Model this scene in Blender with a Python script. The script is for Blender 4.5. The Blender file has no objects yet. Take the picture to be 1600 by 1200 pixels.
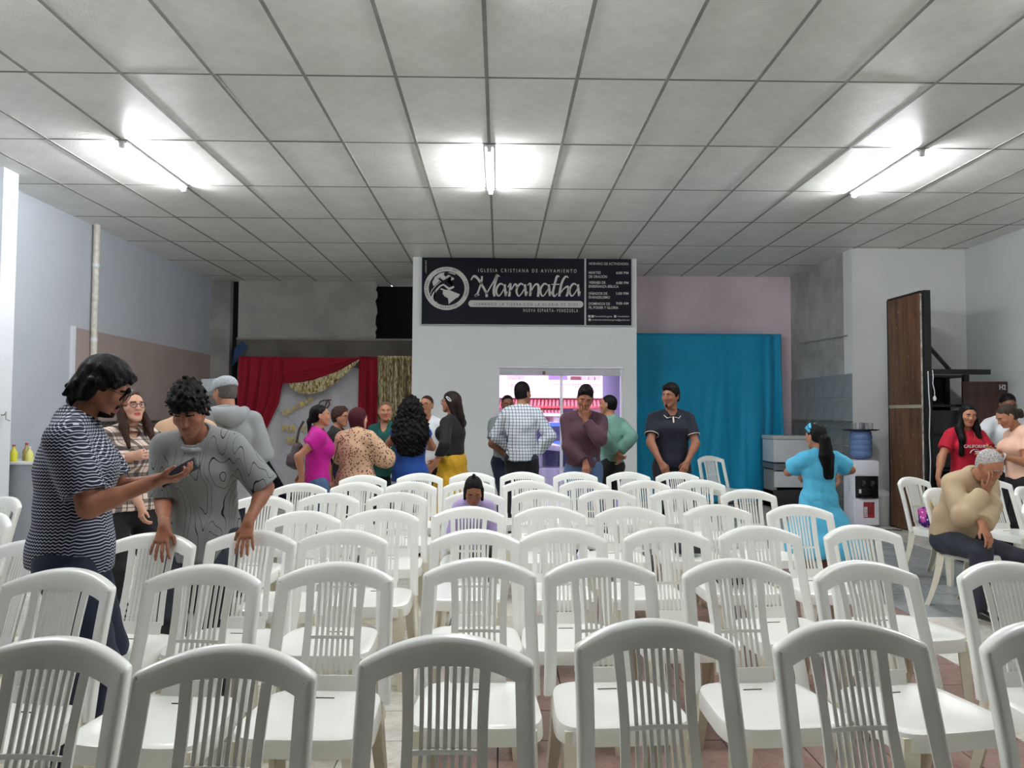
import bpy, bmesh, math, random
import numpy as np
from mathutils import Vector, Matrix
random.seed(7); np.random.seed(7)
PI = math.pi
scene = bpy.context.scene
COL = scene.collection

# ---------------------------------------------------------------- camera, world, exposure
FPX, PITCH, YAW, ROLL, CAMZ = 1155.84, .0404768, .0168159, .0045976, 1.43
CEIL = 3.69
_F = Vector((math.sin(YAW)*math.cos(PITCH), math.cos(YAW)*math.cos(PITCH), math.sin(PITCH)))
_r0 = Vector((math.cos(YAW), -math.sin(YAW), 0)); _u0 = _r0.cross(_F)
_R = _r0*math.cos(ROLL)+_u0*math.sin(ROLL); _U = -_r0*math.sin(ROLL)+_u0*math.cos(ROLL)
cam = bpy.data.cameras.new('camera'); camo = bpy.data.objects.new('camera', cam); COL.objects.link(camo)
cam.sensor_width = 36; cam.sensor_fit = 'HORIZONTAL'; cam.lens = FPX/1600*36; cam.clip_start = .05; cam.clip_end = 300
camo.matrix_world = Matrix(((_R.x, _U.x, -_F.x, 0), (_R.y, _U.y, -_F.y, 0), (_R.z, _U.z, -_F.z, CAMZ), (0, 0, 0, 1)))
scene.camera = camo

world = bpy.data.worlds.new('world'); scene.world = world; world.use_nodes = True
_bg = world.node_tree.nodes['Background']; _bg.inputs[0].default_value = (.93, .90, 1.0, 1); _bg.inputs[1].default_value = 3.2
scene.view_settings.view_transform = 'Standard'; scene.view_settings.look = 'None'
scene.view_settings.gamma = 1; scene.view_settings.use_curve_mapping = False
scene.view_settings.exposure = 0.0
scene.cycles.max_bounces = 8; scene.cycles.diffuse_bounces = 5; scene.cycles.glossy_bounces = 3
scene.cycles.transmission_bounces = 4; scene.cycles.transparent_max_bounces = 6
scene.cycles.sample_clamp_indirect = 6; scene.cycles.caustics_reflective = False; scene.cycles.caustics_refractive = False
scene.cycles.use_denoising = True
TUBE_POWER = 375.0; REAR = 1.0
sun = bpy.data.lights.new('street_sun', 'SUN'); sun.energy = 3.0; sun.angle = .02; sun.color = (1, .95, .9)
suno = bpy.data.objects.new('street_sun', sun); COL.objects.link(suno); suno.rotation_euler = (math.radians(50), 0, math.radians(-15))

def onY(px, py, Y):
    d = _F+_R*((px-800)/FPX)+_U*((600-py)/FPX); t = Y/d.y
    return Vector((d.x*t, Y, CAMZ+d.z*t))
def onZ(px, py, z):
    d = _F+_R*((px-800)/FPX)+_U*((600-py)/FPX); t = (z-CAMZ)/d.z
    return Vector((d.x*t, d.y*t, z))

# ---------------------------------------------------------------- materials
MATS = {}
def s2l(c):
    return tuple(((v/255)/12.92 if v/255 <= .04045 else ((v/255+.055)/1.055)**2.4) for v in c)
class NB:
    def __init__(s, name):
        m = bpy.data.materials.new(name); m.use_nodes = True; s.m = m; s.nt = m.node_tree; s.N = s.nt.nodes; s.L = s.nt.links
        s.b = s.N['Principled BSDF']; s._o = None
    def n(s, t, **k):
        x = s.N.new(t)
        for a, v in k.items(): setattr(x, a, v)
        return x
    def obj(s):
        if s._o is None: s._o = s.n('ShaderNodeTexCoord').outputs['Object']
        return s._o
    def mapping(s, scale=(1, 1, 1), rot=(0, 0, 0), loc=(0, 0, 0)):
        x = s.n('ShaderNodeMapping'); x.inputs['Scale'].default_value = scale; x.inputs['Rotation'].default_value = rot; x.inputs['Location'].default_value = loc
        s.L.new(s.obj(), x.inputs[0]); return x.outputs[0]
    def noise(s, sc, det=3, vec=None, rough=.55):
        x = s.n('ShaderNodeTexNoise'); x.inputs['Scale'].default_value = sc; x.inputs['Detail'].default_value = det; x.inputs['Roughness'].default_value = rough
        s.L.new(vec if vec else s.obj(), x.inputs['Vector']); return x.outputs['Fac']
    def ramp(s, fac, stops, interp='LINEAR'):
        x = s.n('ShaderNodeValToRGB'); cr = x.color_ramp; cr.interpolation = interp
        while len(cr.elements) < len(stops): cr.elements.new(.5)
        for e, (p, c) in zip(cr.elements, stops): e.position = p; e.color = (*c[:3], 1)
        s.L.new(fac, x.inputs[0]); return x.outputs[0]
    def mix(s, fac, a, b, mode='MIX'):
        x = s.n('ShaderNodeMix', data_type='RGBA', blend_type=mode)
        for inp, v in ((x.inputs[0], fac), (x.inputs[6], a), (x.inputs[7], b)):
            if hasattr(v, 'is_linked') or hasattr(v, 'links'): s.L.new(v, inp)
            elif isinstance(v, (int, float)): inp.default_value = v
            else: inp.default_value = (*v[:3], 1)
        return x.outputs[2]
    def math(s, op, a, b=None, clamp=False):
        x = s.n('ShaderNodeMath', operation=op, use_clamp=clamp)
        for i, v in enumerate((a, b)):
            if v is None: continue
            if isinstance(v, (int, float)): x.inputs[i].default_value = v
            else: s.L.new(v, x.inputs[i])
        return x.outputs[0]
    def sep(s, vec=None):
        x = s.n('ShaderNodeSeparateXYZ'); s.L.new(vec if vec else s.obj(), x.inputs[0]); return x.outputs
    def bump(s, h, strength=.3, dist=.01):
        x = s.n('ShaderNodeBump'); x.inputs['Strength'].default_value = strength; x.inputs['Distance'].default_value = dist
        s.L.new(h, x.inputs['Height']); s.L.new(x.outputs[0], s.b.inputs['Normal'])
    def col(s, c):
        if isinstance(c, tuple): s.b.inputs['Base Color'].default_value = (*c[:3], 1)
        else: s.L.new(c, s.b.inputs['Base Color'])
    def set(s, rough=.5, metal=0, spec=.5, sss=0, coat=0):
        s.b.inputs['Roughness'].default_value = rough; s.b.inputs['Metallic'].default_value = metal
        s.b.inputs['Specular IOR Level'].default_value = spec
        if sss:
            s.b.inputs['Subsurface Weight'].default_value = sss; s.b.inputs['Subsurface Radius'].default_value = (.012, .005, .003); s.b.inputs['Subsurface Scale'].default_value = 1
        if coat: s.b.inputs['Coat Weight'].default_value = coat; s.b.inputs['Coat Roughness'].default_value = .15
        return s
def simple(name, rgb, rough=.6, metal=0, var=.06, sc=6, bump=0, bsc=80, spec=.5, coat=0):
    if name in MATS: return MATS[name]
    k = NB(name); c = s2l(rgb); k.set(rough, metal, spec, coat=coat)
    if var:
        f = k.noise(sc, 4); lo = tuple(v*(1-var*1.6) for v in c); hi = tuple(min(1, v*(1+var)) for v in c)
        k.col(k.ramp(f, [(.3, lo), (.7, hi)]))
    else: k.col(c)
    if bump: k.bump(k.noise(bsc, 4), bump, .004)
    MATS[name] = k.m; return k.m

# ---------------------------------------------------------------- mesh helpers
def link(o, parent=None):
    COL.objects.link(o)
    if parent: o.parent = parent
    return o
def tag(o, label=None, cat=None, group=None, kind=None):
    if label: o['label'] = label
    if cat: o['category'] = cat
    if group: o['group'] = group
    if kind: o['kind'] = kind
    return o
def empty(name, loc=(0, 0, 0), rz=0, label=None, cat=None, group=None):
    o = bpy.data.objects.new(name, None); COL.objects.link(o); o.location = loc; o.rotation_euler = (0, 0, rz); o.empty_display_size = .1
    return tag(o, label, cat, group)
def to_obj(name, bm, mat, parent=None, smooth=None, loc=None, rot=None):
    me = bpy.data.meshes.new(name); bm.normal_update(); bm.to_mesh(me); bm.free()
    for m in (mat if isinstance(mat, (list, tuple)) else [mat]): me.materials.append(m)
    if smooth is not None:
        me.polygons.foreach_set('use_smooth', [True]*len(me.polygons))
        if smooth < 180: me.set_sharp_from_angle(angle=math.radians(smooth))
    o = bpy.data.objects.new(name, me); link(o, parent)
    if loc is not None: o.location = loc
    if rot is not None: o.rotation_euler = rot
    return o
def raw(name, V, Fc, mat, parent=None, smooth=None, mi=None):
    me = bpy.data.meshes.new(name); me.from_pydata([tuple(v) for v in V], [], [tuple(f) for f in Fc])
    for m in (mat if isinstance(mat, (list, tuple)) else [mat]): me.materials.append(m)
    if mi is not None: me.polygons.foreach_set('material_index', mi)
    if smooth is not None:
        me.polygons.foreach_set('use_smooth', [True]*len(me.polygons))
        if smooth < 180: me.set_sharp_from_angle(angle=math.radians(smooth))
    me.update(); o = bpy.data.objects.new(name, me); return link(o, parent)
def bx(bm, x0, x1, y0, y1, z0, z1, bev=0, M=None, mi=0):
    vs = [bm.verts.new((x, y, z)) for x in (x0, x1) for y in (y0, y1) for z in (z0, z1)]
    fs = [bm.faces.new([vs[i] for i in q]) for q in ((0, 1, 3, 2), (4, 6, 7, 5), (0, 4, 5, 1), (2, 3, 7, 6), (0, 2, 6, 4), (1, 5, 7, 3))]
    for f in fs: f.material_index = mi
    out = vs
    if bev:
        es = list({e for f in fs for e in f.edges})
        r = bmesh.ops.bevel(bm, geom=es, offset=bev, segments=2, affect='EDGES', profile=.6)
        out = list({v for f in r['faces'] for v in f.verts} | {v for v in vs if v.is_valid})
    if M is not None:
        for v in out: v.co = M @ v.co
    return out
def box(name, x0, x1, y0, y1, z0, z1, mat, parent=None, bev=0, M=None):
    bm = bmesh.new(); bx(bm, x0, x1, y0, y1, z0, z1, bev, M)
    return to_obj(name, bm, mat, parent, 30 if bev else None)
def frame_at(a, b, up=Vector((0, 0, 1))):
    d = (b-a).normalized()
    if abs(d.dot(up)) > .97: up = Vector((0, 1, 0))
    u = d.cross(up).normalized(); return u, u.cross(d), d
def tube(bm, pts, rad, n=10, cap=True, mi=0, sc=1.0):
    pts = [Vector(p) for p in pts]; rings = []
    N = len(pts); pu = None
    for i, p in enumerate(pts):
        d = (pts[min(i+1, N-1)]-pts[max(i-1, 0)]).normalized()
        if pu is None: u, v, _ = frame_at(p, p+d)
        else:
            u = (pu-d*pu.dot(d)).normalized(); v = u.cross(d)
        pu = u; r = rad[i] if isinstance(rad, (list, tuple)) else rad
        rings.append([bm.verts.new(p+u*(math.cos(2*PI*k/n)*r)+v*(math.sin(2*PI*k/n)*r*sc)) for k in range(n)])
    for a, b in zip(rings, rings[1:]):
        for k in range(n):
            f = bm.faces.new((a[k], a[(k+1) % n], b[(k+1) % n], b[k])); f.material_index = mi
    if cap:
        for rg in (rings[0], rings[-1][::-1]):
            f = bm.faces.new(rg); f.material_index = mi
def lathe(bm, prof, n=24, c=(0, 0, 0), mi=0):
    rings = []
    for r, z in prof:
        rings.append([bm.verts.new((c[0]+r*math.cos(2*PI*k/n), c[1]+r*math.sin(2*PI*k/n), c[2]+z)) for k in range(n)] if r > 1e-5 else [bm.verts.new((c[0], c[1], c[2]+z))])
    for a, b in zip(rings, rings[1:]):
        for k in range(n):
            k2 = (k+1) % n
            q = [a[k % len(a)], a[k2 % len(a)], b[k2 % len(b)], b[k % len(b)]]
            q = list(dict.fromkeys(q))
            if len(q) > 2: bm.faces.new(q).material_index = mi
def tubeo(name, pts, rad, mat, parent=None, n=10, sc=1.0):
    bm = bmesh.new(); tube(bm, pts, rad, n, sc=sc); return to_obj(name, bm, mat, parent, 50)
def latheo(name, prof, mat, parent=None, n=24, c=(0, 0, 0)):
    bm = bmesh.new(); lathe(bm, prof, n, c); bmesh.ops.recalc_face_normals(bm, faces=bm.faces); return to_obj(name, bm, mat, parent, 40)
def text(name, s, mat, h, loc, width=None, parent=None, ext=.0015, rot=(PI/2, 0, 0), align='LEFT', bold=0.0, rz=None):
    """flat lettering as a mesh, cap height h, optional total width"""
    cu = bpy.data.curves.new(name, 'FONT'); cu.body = s; cu.size = 1; cu.extrude = ext; cu.offset = bold; cu.resolution_u = 3
    t = bpy.data.objects.new(name, cu); COL.objects.link(t)
    dg = bpy.context.evaluated_depsgraph_get(); me = bpy.data.meshes.new_from_object(t.evaluated_get(dg)); COL.objects.unlink(t); bpy.data.objects.remove(t)
    co = np.empty(len(me.vertices)*3); me.vertices.foreach_get('co', co); co = co.reshape(-1, 3)
    x0, x1 = co[:, 0].min(), co[:, 0].max(); sy = h/.69
    sx = (width/(x1-x0)) if width else sy
    co[:, 0] = (co[:, 0]-x0)*sx; co[:, 1] *= sy
    W = (x1-x0)*sx
    if align == 'CENTER': co[:, 0] -= W/2
    if align == 'RIGHT': co[:, 0] -= W
    me.vertices.foreach_set('co', co.ravel()); me.materials.clear(); me.materials.append(mat); me.update()
    o = bpy.data.objects.new(name, me); link(o, parent); o.location = loc; o.rotation_euler = rot
    return o
def copy_tree(o, parent=None):
    c = o.copy(); COL.objects.link(c)
    if parent: c.parent = parent
    for ch in list(o.children): copy_tree(ch, c)
    return c

# ---------------------------------------------------------------- palette
def wall_mat(name, rgb, stain=.25, sc=1.2):
    if name in MATS: return MATS[name]
    k = NB(name); c = s2l(rgb); k.set(.75)
    f = k.noise(sc, 6); g = k.noise(9, 5)
    a = k.ramp(f, [(.35, tuple(v*(1-stain) for v in c)), (.62, c)])
    b = k.ramp(g, [(.68, (1, 1, 1)), (.80, tuple(1-stain*.7 for _ in c))])
    k.col(k.mix(1.0, a, b, 'MULTIPLY')); k.bump(k.noise(45, 4), .12, .004); MATS[name] = k.m; return k.m
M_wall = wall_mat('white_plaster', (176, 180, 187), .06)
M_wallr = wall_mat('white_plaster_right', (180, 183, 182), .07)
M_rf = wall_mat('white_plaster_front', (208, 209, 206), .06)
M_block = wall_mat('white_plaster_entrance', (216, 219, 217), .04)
M_dirty = wall_mat('stained_plaster', (172, 170, 166), .35, 2.0)
M_drywall = wall_mat('grey_drywall', (180, 180, 174), .22, 2.2)
M_beam = wall_mat('grey_beam', (120, 114, 106), .30, 2.5)
M_tan = wall_mat('tan_board', (160, 144, 138), .12, 1.5)
M_pink = wall_mat('pinkish_plaster', (236, 218, 226), .18, 1.0)
M_black = simple('black_void', (6, 6, 7), .9)
M_white = simple('white_paint', (214, 216, 220), .45, var=.03)
M_trimgrey = simple('grey_trim', (150, 148, 142), .6, bump=.3)
M_blackmetal = simple('black_metal', (12, 12, 14), .5, bump=.2)

# ================================================================ room shell
XL, XR, YB, YBK = -4.93, 6.3, 10.64, 12.65
fl = box('floor', XL-.2, XR+.3, -8.2, 13.2, -.12, -.008, simple('floor_grout', (70, 64, 58), .9)); tag(fl, kind='structure')
def tile_mat(name, c1, c2, vein, rough=.22):
    k = NB(name); k.set(rough); oi = k.n('ShaderNodeObjectInfo')
    add = k.n('ShaderNodeVectorMath', operation='ADD'); sc = k.n('ShaderNodeVectorMath', operation='SCALE'); sc.inputs['Scale'].default_value = 7.3
    k.L.new(oi.outputs['Location'], sc.inputs[0]); k.L.new(k.obj(), add.inputs[0]); k.L.new(sc.outputs[0], add.inputs[1])
    f = k.noise(5, 6, add.outputs[0], .65); g = k.noise(16, 5, add.outputs[0])
    a = k.ramp(f, [(.3, s2l(c2)), (.6, s2l(c1))]); b = k.ramp(g, [(.47, (1, 1, 1)), (.5, s2l(vein)), (.53, (1, 1, 1))])
    k.col(k.mix(.55, a, b, 'MULTIPLY')); k.bump(g, .05, .003); return k.m
M_tileA = tile_mat('cream_floor_tile', (232, 230, 222), (206, 200, 188), (222, 212, 200))
M_tileB = tile_mat('mauve_floor_tile', (152, 124, 116), (130, 104, 98), (200, 180, 175), .35)
M_tileC = tile_mat('grey_slate_tile', (160, 164, 166), (120, 124, 126), (210, 210, 210), .3)
TS = .33
def tile_mesh(name, mat, s=TS, g=.004, t=.008):
    bm = bmesh.new(); h = s/2-g/2; b = .002
    lo = [bm.verts.new((x, y, -t)) for x, y in ((-h, -h), (h, -h), (h, h), (-h, h))]
    hi = [bm.verts.new((x, y, 0)) for x, y in ((-h+b, -h+b), (h-b, -h+b), (h-b, h-b), (-h+b, h-b))]
    bm.faces.new(hi)
    for i in range(4): bm.faces.new((lo[i], lo[(i+1) % 4], hi[(i+1) % 4], hi[i]))
    me = bpy.data.meshes.new(name); bm.to_mesh(me); bm.free(); me.materials.append(mat); return me
tA, tB, tC = tile_mesh('floor_tile', M_tileA), tile_mesh('floor_tile_mauve', M_tileB), tile_mesh('floor_tile_grey', M_tileC)
def tile_kind(x, y):
    # mauve walkway band that crosses the seating at an angle, grey tiles by the right wall
    if 3.0 < x < 4.6 and 5.4 < y < 9.6: return 2
    a = (x-1.7)*.94+(y-4.2)*-.34
    if -1.65 < a < .95 and 2.2 < y < 7.6: return 1
    return 0
cells = []
nx0, nx1, ny0, ny1 = int(XL/TS)-1, int(XR/TS)+1, -23, 40
for i in range(nx0, nx1+1):
    for j in range(ny0, ny1+1):
        x, y = (i+.5)*TS, (j+.5)*TS
        if x-TS/2 < XL-.2 or x+TS/2 > XR+.25 or y > 12.9: continue
        vis = y > 2.2 and abs(x-.2) < y*.72+.3
        cells.append((0 if vis else 1, y, x))
cells.sort()
rest = [[], [], []]
for n, (v, y, x) in enumerate(cells):
    k = tile_kind(x, y)
    if v == 0 and n < 299:
        o = bpy.data.objects.new('floor_tile', (tA, tB, tC)[k]); link(o, fl); o.location = (x, y, 0)
    else: rest[k].append((x, y))
for k, me in enumerate((tA, tB, tC)):
    V, Fc = [], []
    bv = [tuple(v.co) for v in me.vertices]; bf = [tuple(p.vertices) for p in me.polygons]
    for x, y in rest[k]:
        b = len(V); V += [(a+x, c+y, d) for a, c, d in bv]; Fc += [tuple(i+b for i in f) for f in bf]
    if V:
        o = raw('floor_tile_field', V, Fc, me.materials[0], fl); o['kind'] = 'stuff'

# ceiling
ce = box('ceiling', XL-.2, XR+.3, -8.2, 13.2, CEIL+.03, CEIL+.15, M_black); tag(ce, kind='structure')
k = NB('ceiling_tile_vinyl'); k.set(.42)
oi = k.n('ShaderNodeObjectInfo')
_a = k.n('ShaderNodeVectorMath', operation='ADD'); k.L.new(k.obj(), _a.inputs[0]); k.L.new(oi.outputs['Location'], _a.inputs[1]); k._o = _a.outputs[0]
ch = k.n('ShaderNodeTexChecker'); ch.inputs['Scale'].default_value = 13; k.L.new(k.obj(), ch.inputs['Vector'])
base = k.ramp(k.noise(3, 5), [(.3, s2l((228, 227, 221))), (.7, s2l((242, 241, 236)))])
c2 = k.mix(.045, base, ch.outputs['Color'], 'MULTIPLY')
var = k.ramp(oi.outputs['Random'], [(0, (.93, .93, .92)), (1, (1, 1, 1))])
c3 = k.mix(1.0, c2, var, 'MULTIPLY')
sp = k.ramp(k.noise(38, 2), [(.765, (1, 1, 1)), (.80, (.45, .43, .40))])
sp2 = k.ramp(k.noise(1.3, 3), [(.52, (1, 1, 1)), (.6, (0, 0, 0))])
k.col(k.mix(1.0, c3, k.mix(sp2, sp, (1, 1, 1)), 'MULTIPLY')); k.bump(k.noise(60, 4), .35, .004)
M_ct = k.m
GX, GY, GW, GL = -.098, 4.893, .61, 1.22
bm = bmesh.new(); hx, hy = GW/2-.012, GL/2-.008
bx(bm, -hx, hx, -hy, hy, 0, .012, .0015); me_ct = bpy.data.meshes.new('ceiling_tile'); bm.to_mesh(me_ct); bm.free(); me_ct.materials.append(M_ct)
M_grid = simple('grey_ceiling_grid', (140, 138, 132), .5, var=.14); M_grid2 = simple('grey_cross_grid', (112, 110, 105), .5, var=.1)
V, Fc = [], []
bv = [tuple(v.co) for v in me_ct.vertices]; bf = [tuple(p.vertices) for p in me_ct.polygons]
for i in range(-8, 11):
    for j in range(-10, 7):
        x0, x1 = GX+i*GW, GX+(i+1)*GW; y0, y1 = GY+j*GL, GY+(j+1)*GL
        if x1 < XL or x0 > XR+.05 or y0 > 12.7: continue
        cx, cy = (x0+x1)/2, (y0+y1)/2
        if j >= -2:
            o = bpy.data.objects.new('ceiling_tile', me_ct); link(o, ce)
            o.location = (cx, cy, CEIL+random.uniform(0, .002)); o.rotation_euler = (random.uniform(-.0015, .0015), random.uniform(-.002, .002), 0)
            if i == -3 and j == 0: o.location.z += .012; o.rotation_euler = (-.012, 0, .004)
        else:
            b = len(V); V += [(a+cx, c+cy, d+CEIL) for a, c, d in bv]; Fc += [tuple(q+b for q in f) for f in bf]
o = raw('ceiling_tile_field', V, Fc, M_ct, ce); o['kind'] = 'stuff'
for i in range(-8, 12):
    x = GX+i*GW
    if XL < x < XR: box('grid_bar', x-.0118, x+.0118, -8, 12.7, CEIL-.003, CEIL+.03, M_grid, ce)
for j in range(-10, 7):
    y = GY+j*GL
    if y < 12.7: box('grid_bar', XL, XR, y-.0075, y+.0075, CEIL-.001, CEIL+.029, M_grid2, ce)

# walls
M_dkr = simple('bounce_cut_grey', (70, 66, 66), .8)  # dark tone that cuts light bouncing back onto the front chair row
for nm_, xx in (('bounce_cut_left', XL), ('bounce_cut_right', XR)): tag(box(nm_, xx-.03, xx+.03, -8.2, .3, 0, CEIL, M_dkr), kind='structure')  # unseen dark slabs added over the side walls to cut bounce
tag(box('bounce_cut_floor', XL, XR, -8.2, .3, 0, .03, simple('bounce_cut_brown', (80, 60, 58), .95)), kind='structure')  # unseen dark floor sheet, added to cut bounce behind the camera
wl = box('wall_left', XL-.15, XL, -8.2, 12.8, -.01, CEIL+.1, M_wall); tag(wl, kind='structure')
tanb = box('tan_panel', XL, XL+.012, 8.60, 12.64, 1.32, 2.41, M_tan, wl)
box('panel_edge_trim', XL, XL+.035, 8.55, 8.60, .9, 2.42, M_white, wl)
# border strip under the tan panel: pierced ornamental band, dark slot below it
M_strip = simple('ornament_bronze', (120, 116, 100), .5, .3); M_slot = simple('dark_slot', (10, 10, 11), .7)
box('border_back', XL, XL+.014, 8.62, 12.6, 1.21, 1.32, simple('border_dark', (44, 42, 38), .7), wl)
bm = bmesh.new()
y = 8.7
while y < 12.5:
    tube(bm, [(XL+.02, y+.05*math.cos(a), 1.265+.034*math.sin(a)) for a in np.linspace(0, 2*PI, 13)], .0045, 5, cap=False)
    tube(bm, [(XL+.02, y-.03, 1.265), (XL+.02, y+.03, 1.265)], .005, 5); y += .125
for z in (1.215, 1.315): bx(bm, XL+.012, XL+.026, 8.62, 12.6, z-.006, z+.006)
to_obj('border_ornament', bm, M_strip, wl)
box('dark_opening', XL, XL+.02, 9.7, 12.6, 1.08, 1.21, M_slot, wl)
cl = box('wall_left_column', XL, -4.59, 6.83, 7.04, 0, CEIL, M_white); tag(cl, kind='structure')
hk = tubeo('column_hook', [(-4.59, 6.9, 1.40), (-4.56, 6.9, 1.40), (-4.545, 6.9, 1.43), (-4.545, 6.9, 1.36), (-4.52, 6.92, 1.345)], .006, M_trimgrey, cl, 8)
tr = tubeo('trim_1', [(XL+.05, 8.95, 0), (XL+.05, 8.95, CEIL)], .038, simple('aged_white_pipe', (205, 200, 188), .5, var=.15, sc=14)); tag(tr, kind='structure')
for z in (.8, 2.3, 3.2): tubeo('pipe_collar', [(XL+.05, 8.95, z-.02), (XL+.05, 8.95, z+.02)], .042, M_white, tr)

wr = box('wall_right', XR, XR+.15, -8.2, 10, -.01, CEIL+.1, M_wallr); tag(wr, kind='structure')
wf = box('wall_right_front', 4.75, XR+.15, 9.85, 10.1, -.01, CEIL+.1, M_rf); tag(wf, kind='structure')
wrc = box('wall_recess_side', 4.75, 4.9, 10.1, 12.1, -.01, CEIL+.1, M_dirty); tag(wrc, kind='structure')
wrb = box('wall_recess_back', 1.95, 4.9, 11.95, 12.1, -.01, CEIL+.1, M_pink); tag(wrb, kind='structure')
wre = box('wall_rear', XL-.2, XR+.2, -8.35, -8.2, -.01, CEIL+.1, simple('bounce_cut_grey', (70, 66, 66), .8)); tag(wre, kind='structure')  # unseen end wall, toned dark to return less light
# tiled dado in the recess, each tile its own piece
M_wt = simple('grey_wall_tile', (138, 140, 138), .25, var=.1, sc=3); M_wt2 = simple('dark_wall_tile', (108, 112, 112), .22, var=.12, sc=3)
M_bt = NB('border_tile'); M_bt.set(.3); v = M_bt.n('ShaderNodeTexVoronoi'); v.inputs['Scale'].default_value = 38; M_bt.L.new(M_bt.obj(), v.inputs['Vector'])
M_bt.col(M_bt.ramp(v.outputs['Distance'], [(.15, s2l((176, 170, 160))), (.4, s2l((96, 92, 88)))])); M_bt = M_bt.m
def wtile(w, h, mat):
    bm = bmesh.new(); bx(bm, -.008, 0, -w/2+.003, w/2-.003, -h/2+.003, h/2-.003, .0015); me = bpy.data.meshes.new('wall_tile'); bm.to_mesh(me); bm.free(); me.materials.append(mat); return me
t1, t2, t3 = wtile(.3, .32, M_wt), wtile(.3, .25, M_wt2), wtile(.3, .09, M_bt)
for i in range(7):
    y = 9.87+.15+.3*i
    if y > 11.9: continue
    for z, me in [(1.36+.16, t1), (1.36+.48, t1), (1.315, t3)]+[(1.27-.125-.25*q, t2) for q in range(5)]:
        o = bpy.data.objects.new('wall_tile', me); link(o, wrc); o.location = (4.75, y, z)
rd = tubeo('curtain_rod', [(4.72, 9.95, 2.52), (4.70, 11.5, 2.56)], .009, M_trimgrey); tag(rd, 'thin bare metal rod fixed along the stained wall of the right recess', 'rod')

# central entrance block with the doorway
XA, XB, DX0, DX1, DZ = -1.26, 1.98, -.03, 1.78, 2.12
wc = empty('wall_center', (0, 0, 0)); tag(wc, kind='structure')
for a in [(XA, DX0, YB, YB+.16, 0, CEIL), (DX1, XB, YB, YB+.16, 0, CEIL), (DX0, DX1, YB, YB+.16, DZ, CEIL)]:
    box('plaster_face', *a, M_block, wc)
box('side_face', XA, XA+.12, YB+.16, 12.8, 0, CEIL, M_block, wc); box('side_face', XB-.12, XB, YB+.16, 12.2, 0, CEIL, M_block, wc)
M_lav = wall_mat('lavender_paint', (176, 168, 214), .06)
box('passage_side', XA+.12, DX0-.02, YB+.16, 12.9, 0, 2.7, M_lav, wc); box('passage_side', DX1+.02, XB-.12, YB+.16, 12.9, 0, 2.7, M_lav, wc)
box('passage_ceiling', XA+.12, XB-.12, YB+.16, 12.9, 2.6, 2.8, M_white, wc)

# back left wall with hole and gap
wb = empty('wall_back_left', (0, 0, 0)); tag(wb, kind='structure')
def P(px, py, Y): return onY(px, py, Y)
g0, g1 = P(360, 500, YBK).x, P(372, 500, YBK).x
box('plaster_pier', XL, g0, YBK-.02, YBK+.2, 0, CEIL, M_dirty, wb)
box('dark_gap', g0, g1, YBK+.12, YBK+.2, 0, CEIL, M_black, wb)
hole = P(590, 500, YBK).x; zb0, zb1 = P(500, 557, YBK).z, P(500, 530, YBK).z
# ragged edged drywall sheet
pts = [(g1, zb1), (g1, CEIL)]; 
pts += [(hole-.03+random.uniform(-.02, .02), z) for z in np.linspace(CEIL, zb1, 16)]
V = [(x, y, z) for y in (YBK, YBK+.04) for x, z in pts]; n = len(pts)
raw('drywall_sheet', V, [list(range(n)), list(range(2*n-1, n-1, -1))]+[(i, i+n, (i+1) % n+n, (i+1) % n) for i in range(n)], M_drywall, wb)
box('concrete_beam', g1, XA+.05, YBK-.05, YBK+.1, zb0-.1, zb1, M_beam, wb)
box('beam_edge', g1, XA+.05, YBK-.07, YBK-.04, zb1-.02, zb1+.01, M_trimgrey, wb)
box('lower_plaster', g1, XA+.05, YBK+.02, YBK+.15, 0, zb0, M_drywall, wb)
box('hole_void', g0-.1, XA+.05, YBK+.5, YBK+.55, 0, CEIL, M_black, wb)
bl = raw('blue_foil_scrap', [tuple(P(*q, 12.5)) for q in [(378, 532), (388, 541), (372, 562), (362, 575), (366, 545)]]+[tuple(P(*q, 12.47)) for q in [(378, 532), (388, 541), (372, 562), (362, 575), (366, 545)]],
         [(0, 1, 2, 3, 4), (9, 8, 7, 6, 5)]+[(i, i+5, (i+1) % 5+5, (i+1) % 5) for i in range(5)], simple('blue_foil', (40, 70, 110), .3), wb)
# ================================================================ lamps
k = NB('tube_glow'); k.col((1, 1, 1)); k.b.inputs['Emission Color'].default_value = (.93, .97, 1, 1); k.b.inputs['Emission Strength'].default_value = TUBE_POWER; M_glow = k.m
k = NB('tube_glow_rear'); k.col((1, 1, 1)); k.b.inputs['Emission Color'].default_value = (.95, .97, 1, 1); k.b.inputs['Emission Strength'].default_value = TUBE_POWER*REAR; M_glow2 = k.m
M_fix = simple('lamp_cap', (225, 225, 228), .4)
def lamp(x, y0, y1, label, glow):
    t = empty('tube_lamp', (x, (y0+y1)/2, CEIL-.01), 0, label, 'ceiling lamp', 'ceiling tube lamps')
    L = (y1-y0)/2
    bm = bmesh.new(); bx(bm, -.036, .036, -L, L, -.014, .008, .004); to_obj('lamp_base', bm, M_fix, t, 30)
    tubeo('glass_tube', [(0, -L+.03, -.036), (0, L-.03, -.036)], .016, glow, t, 14)
    for s in (-1, 1):
        bm = bmesh.new(); bx(bm, -.02, .02, s*L-.02, s*L+.02, -.056, -.008, .004); to_obj('end_cap', bm, M_fix, t, 30)
    return t
lamp(GX-5*GW, 6.12, 7.33, 'lit white tube lamp on the ceiling grid above the left wall side', M_glow)
lamp(GX, 6.12, 7.33, 'lit white tube lamp on the ceiling in front of the blue church sign', M_glow)
lamp(GX+6*GW, 6.12, 7.33, 'lit white tube lamp on the ceiling towards the right wall', M_glow)
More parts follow.
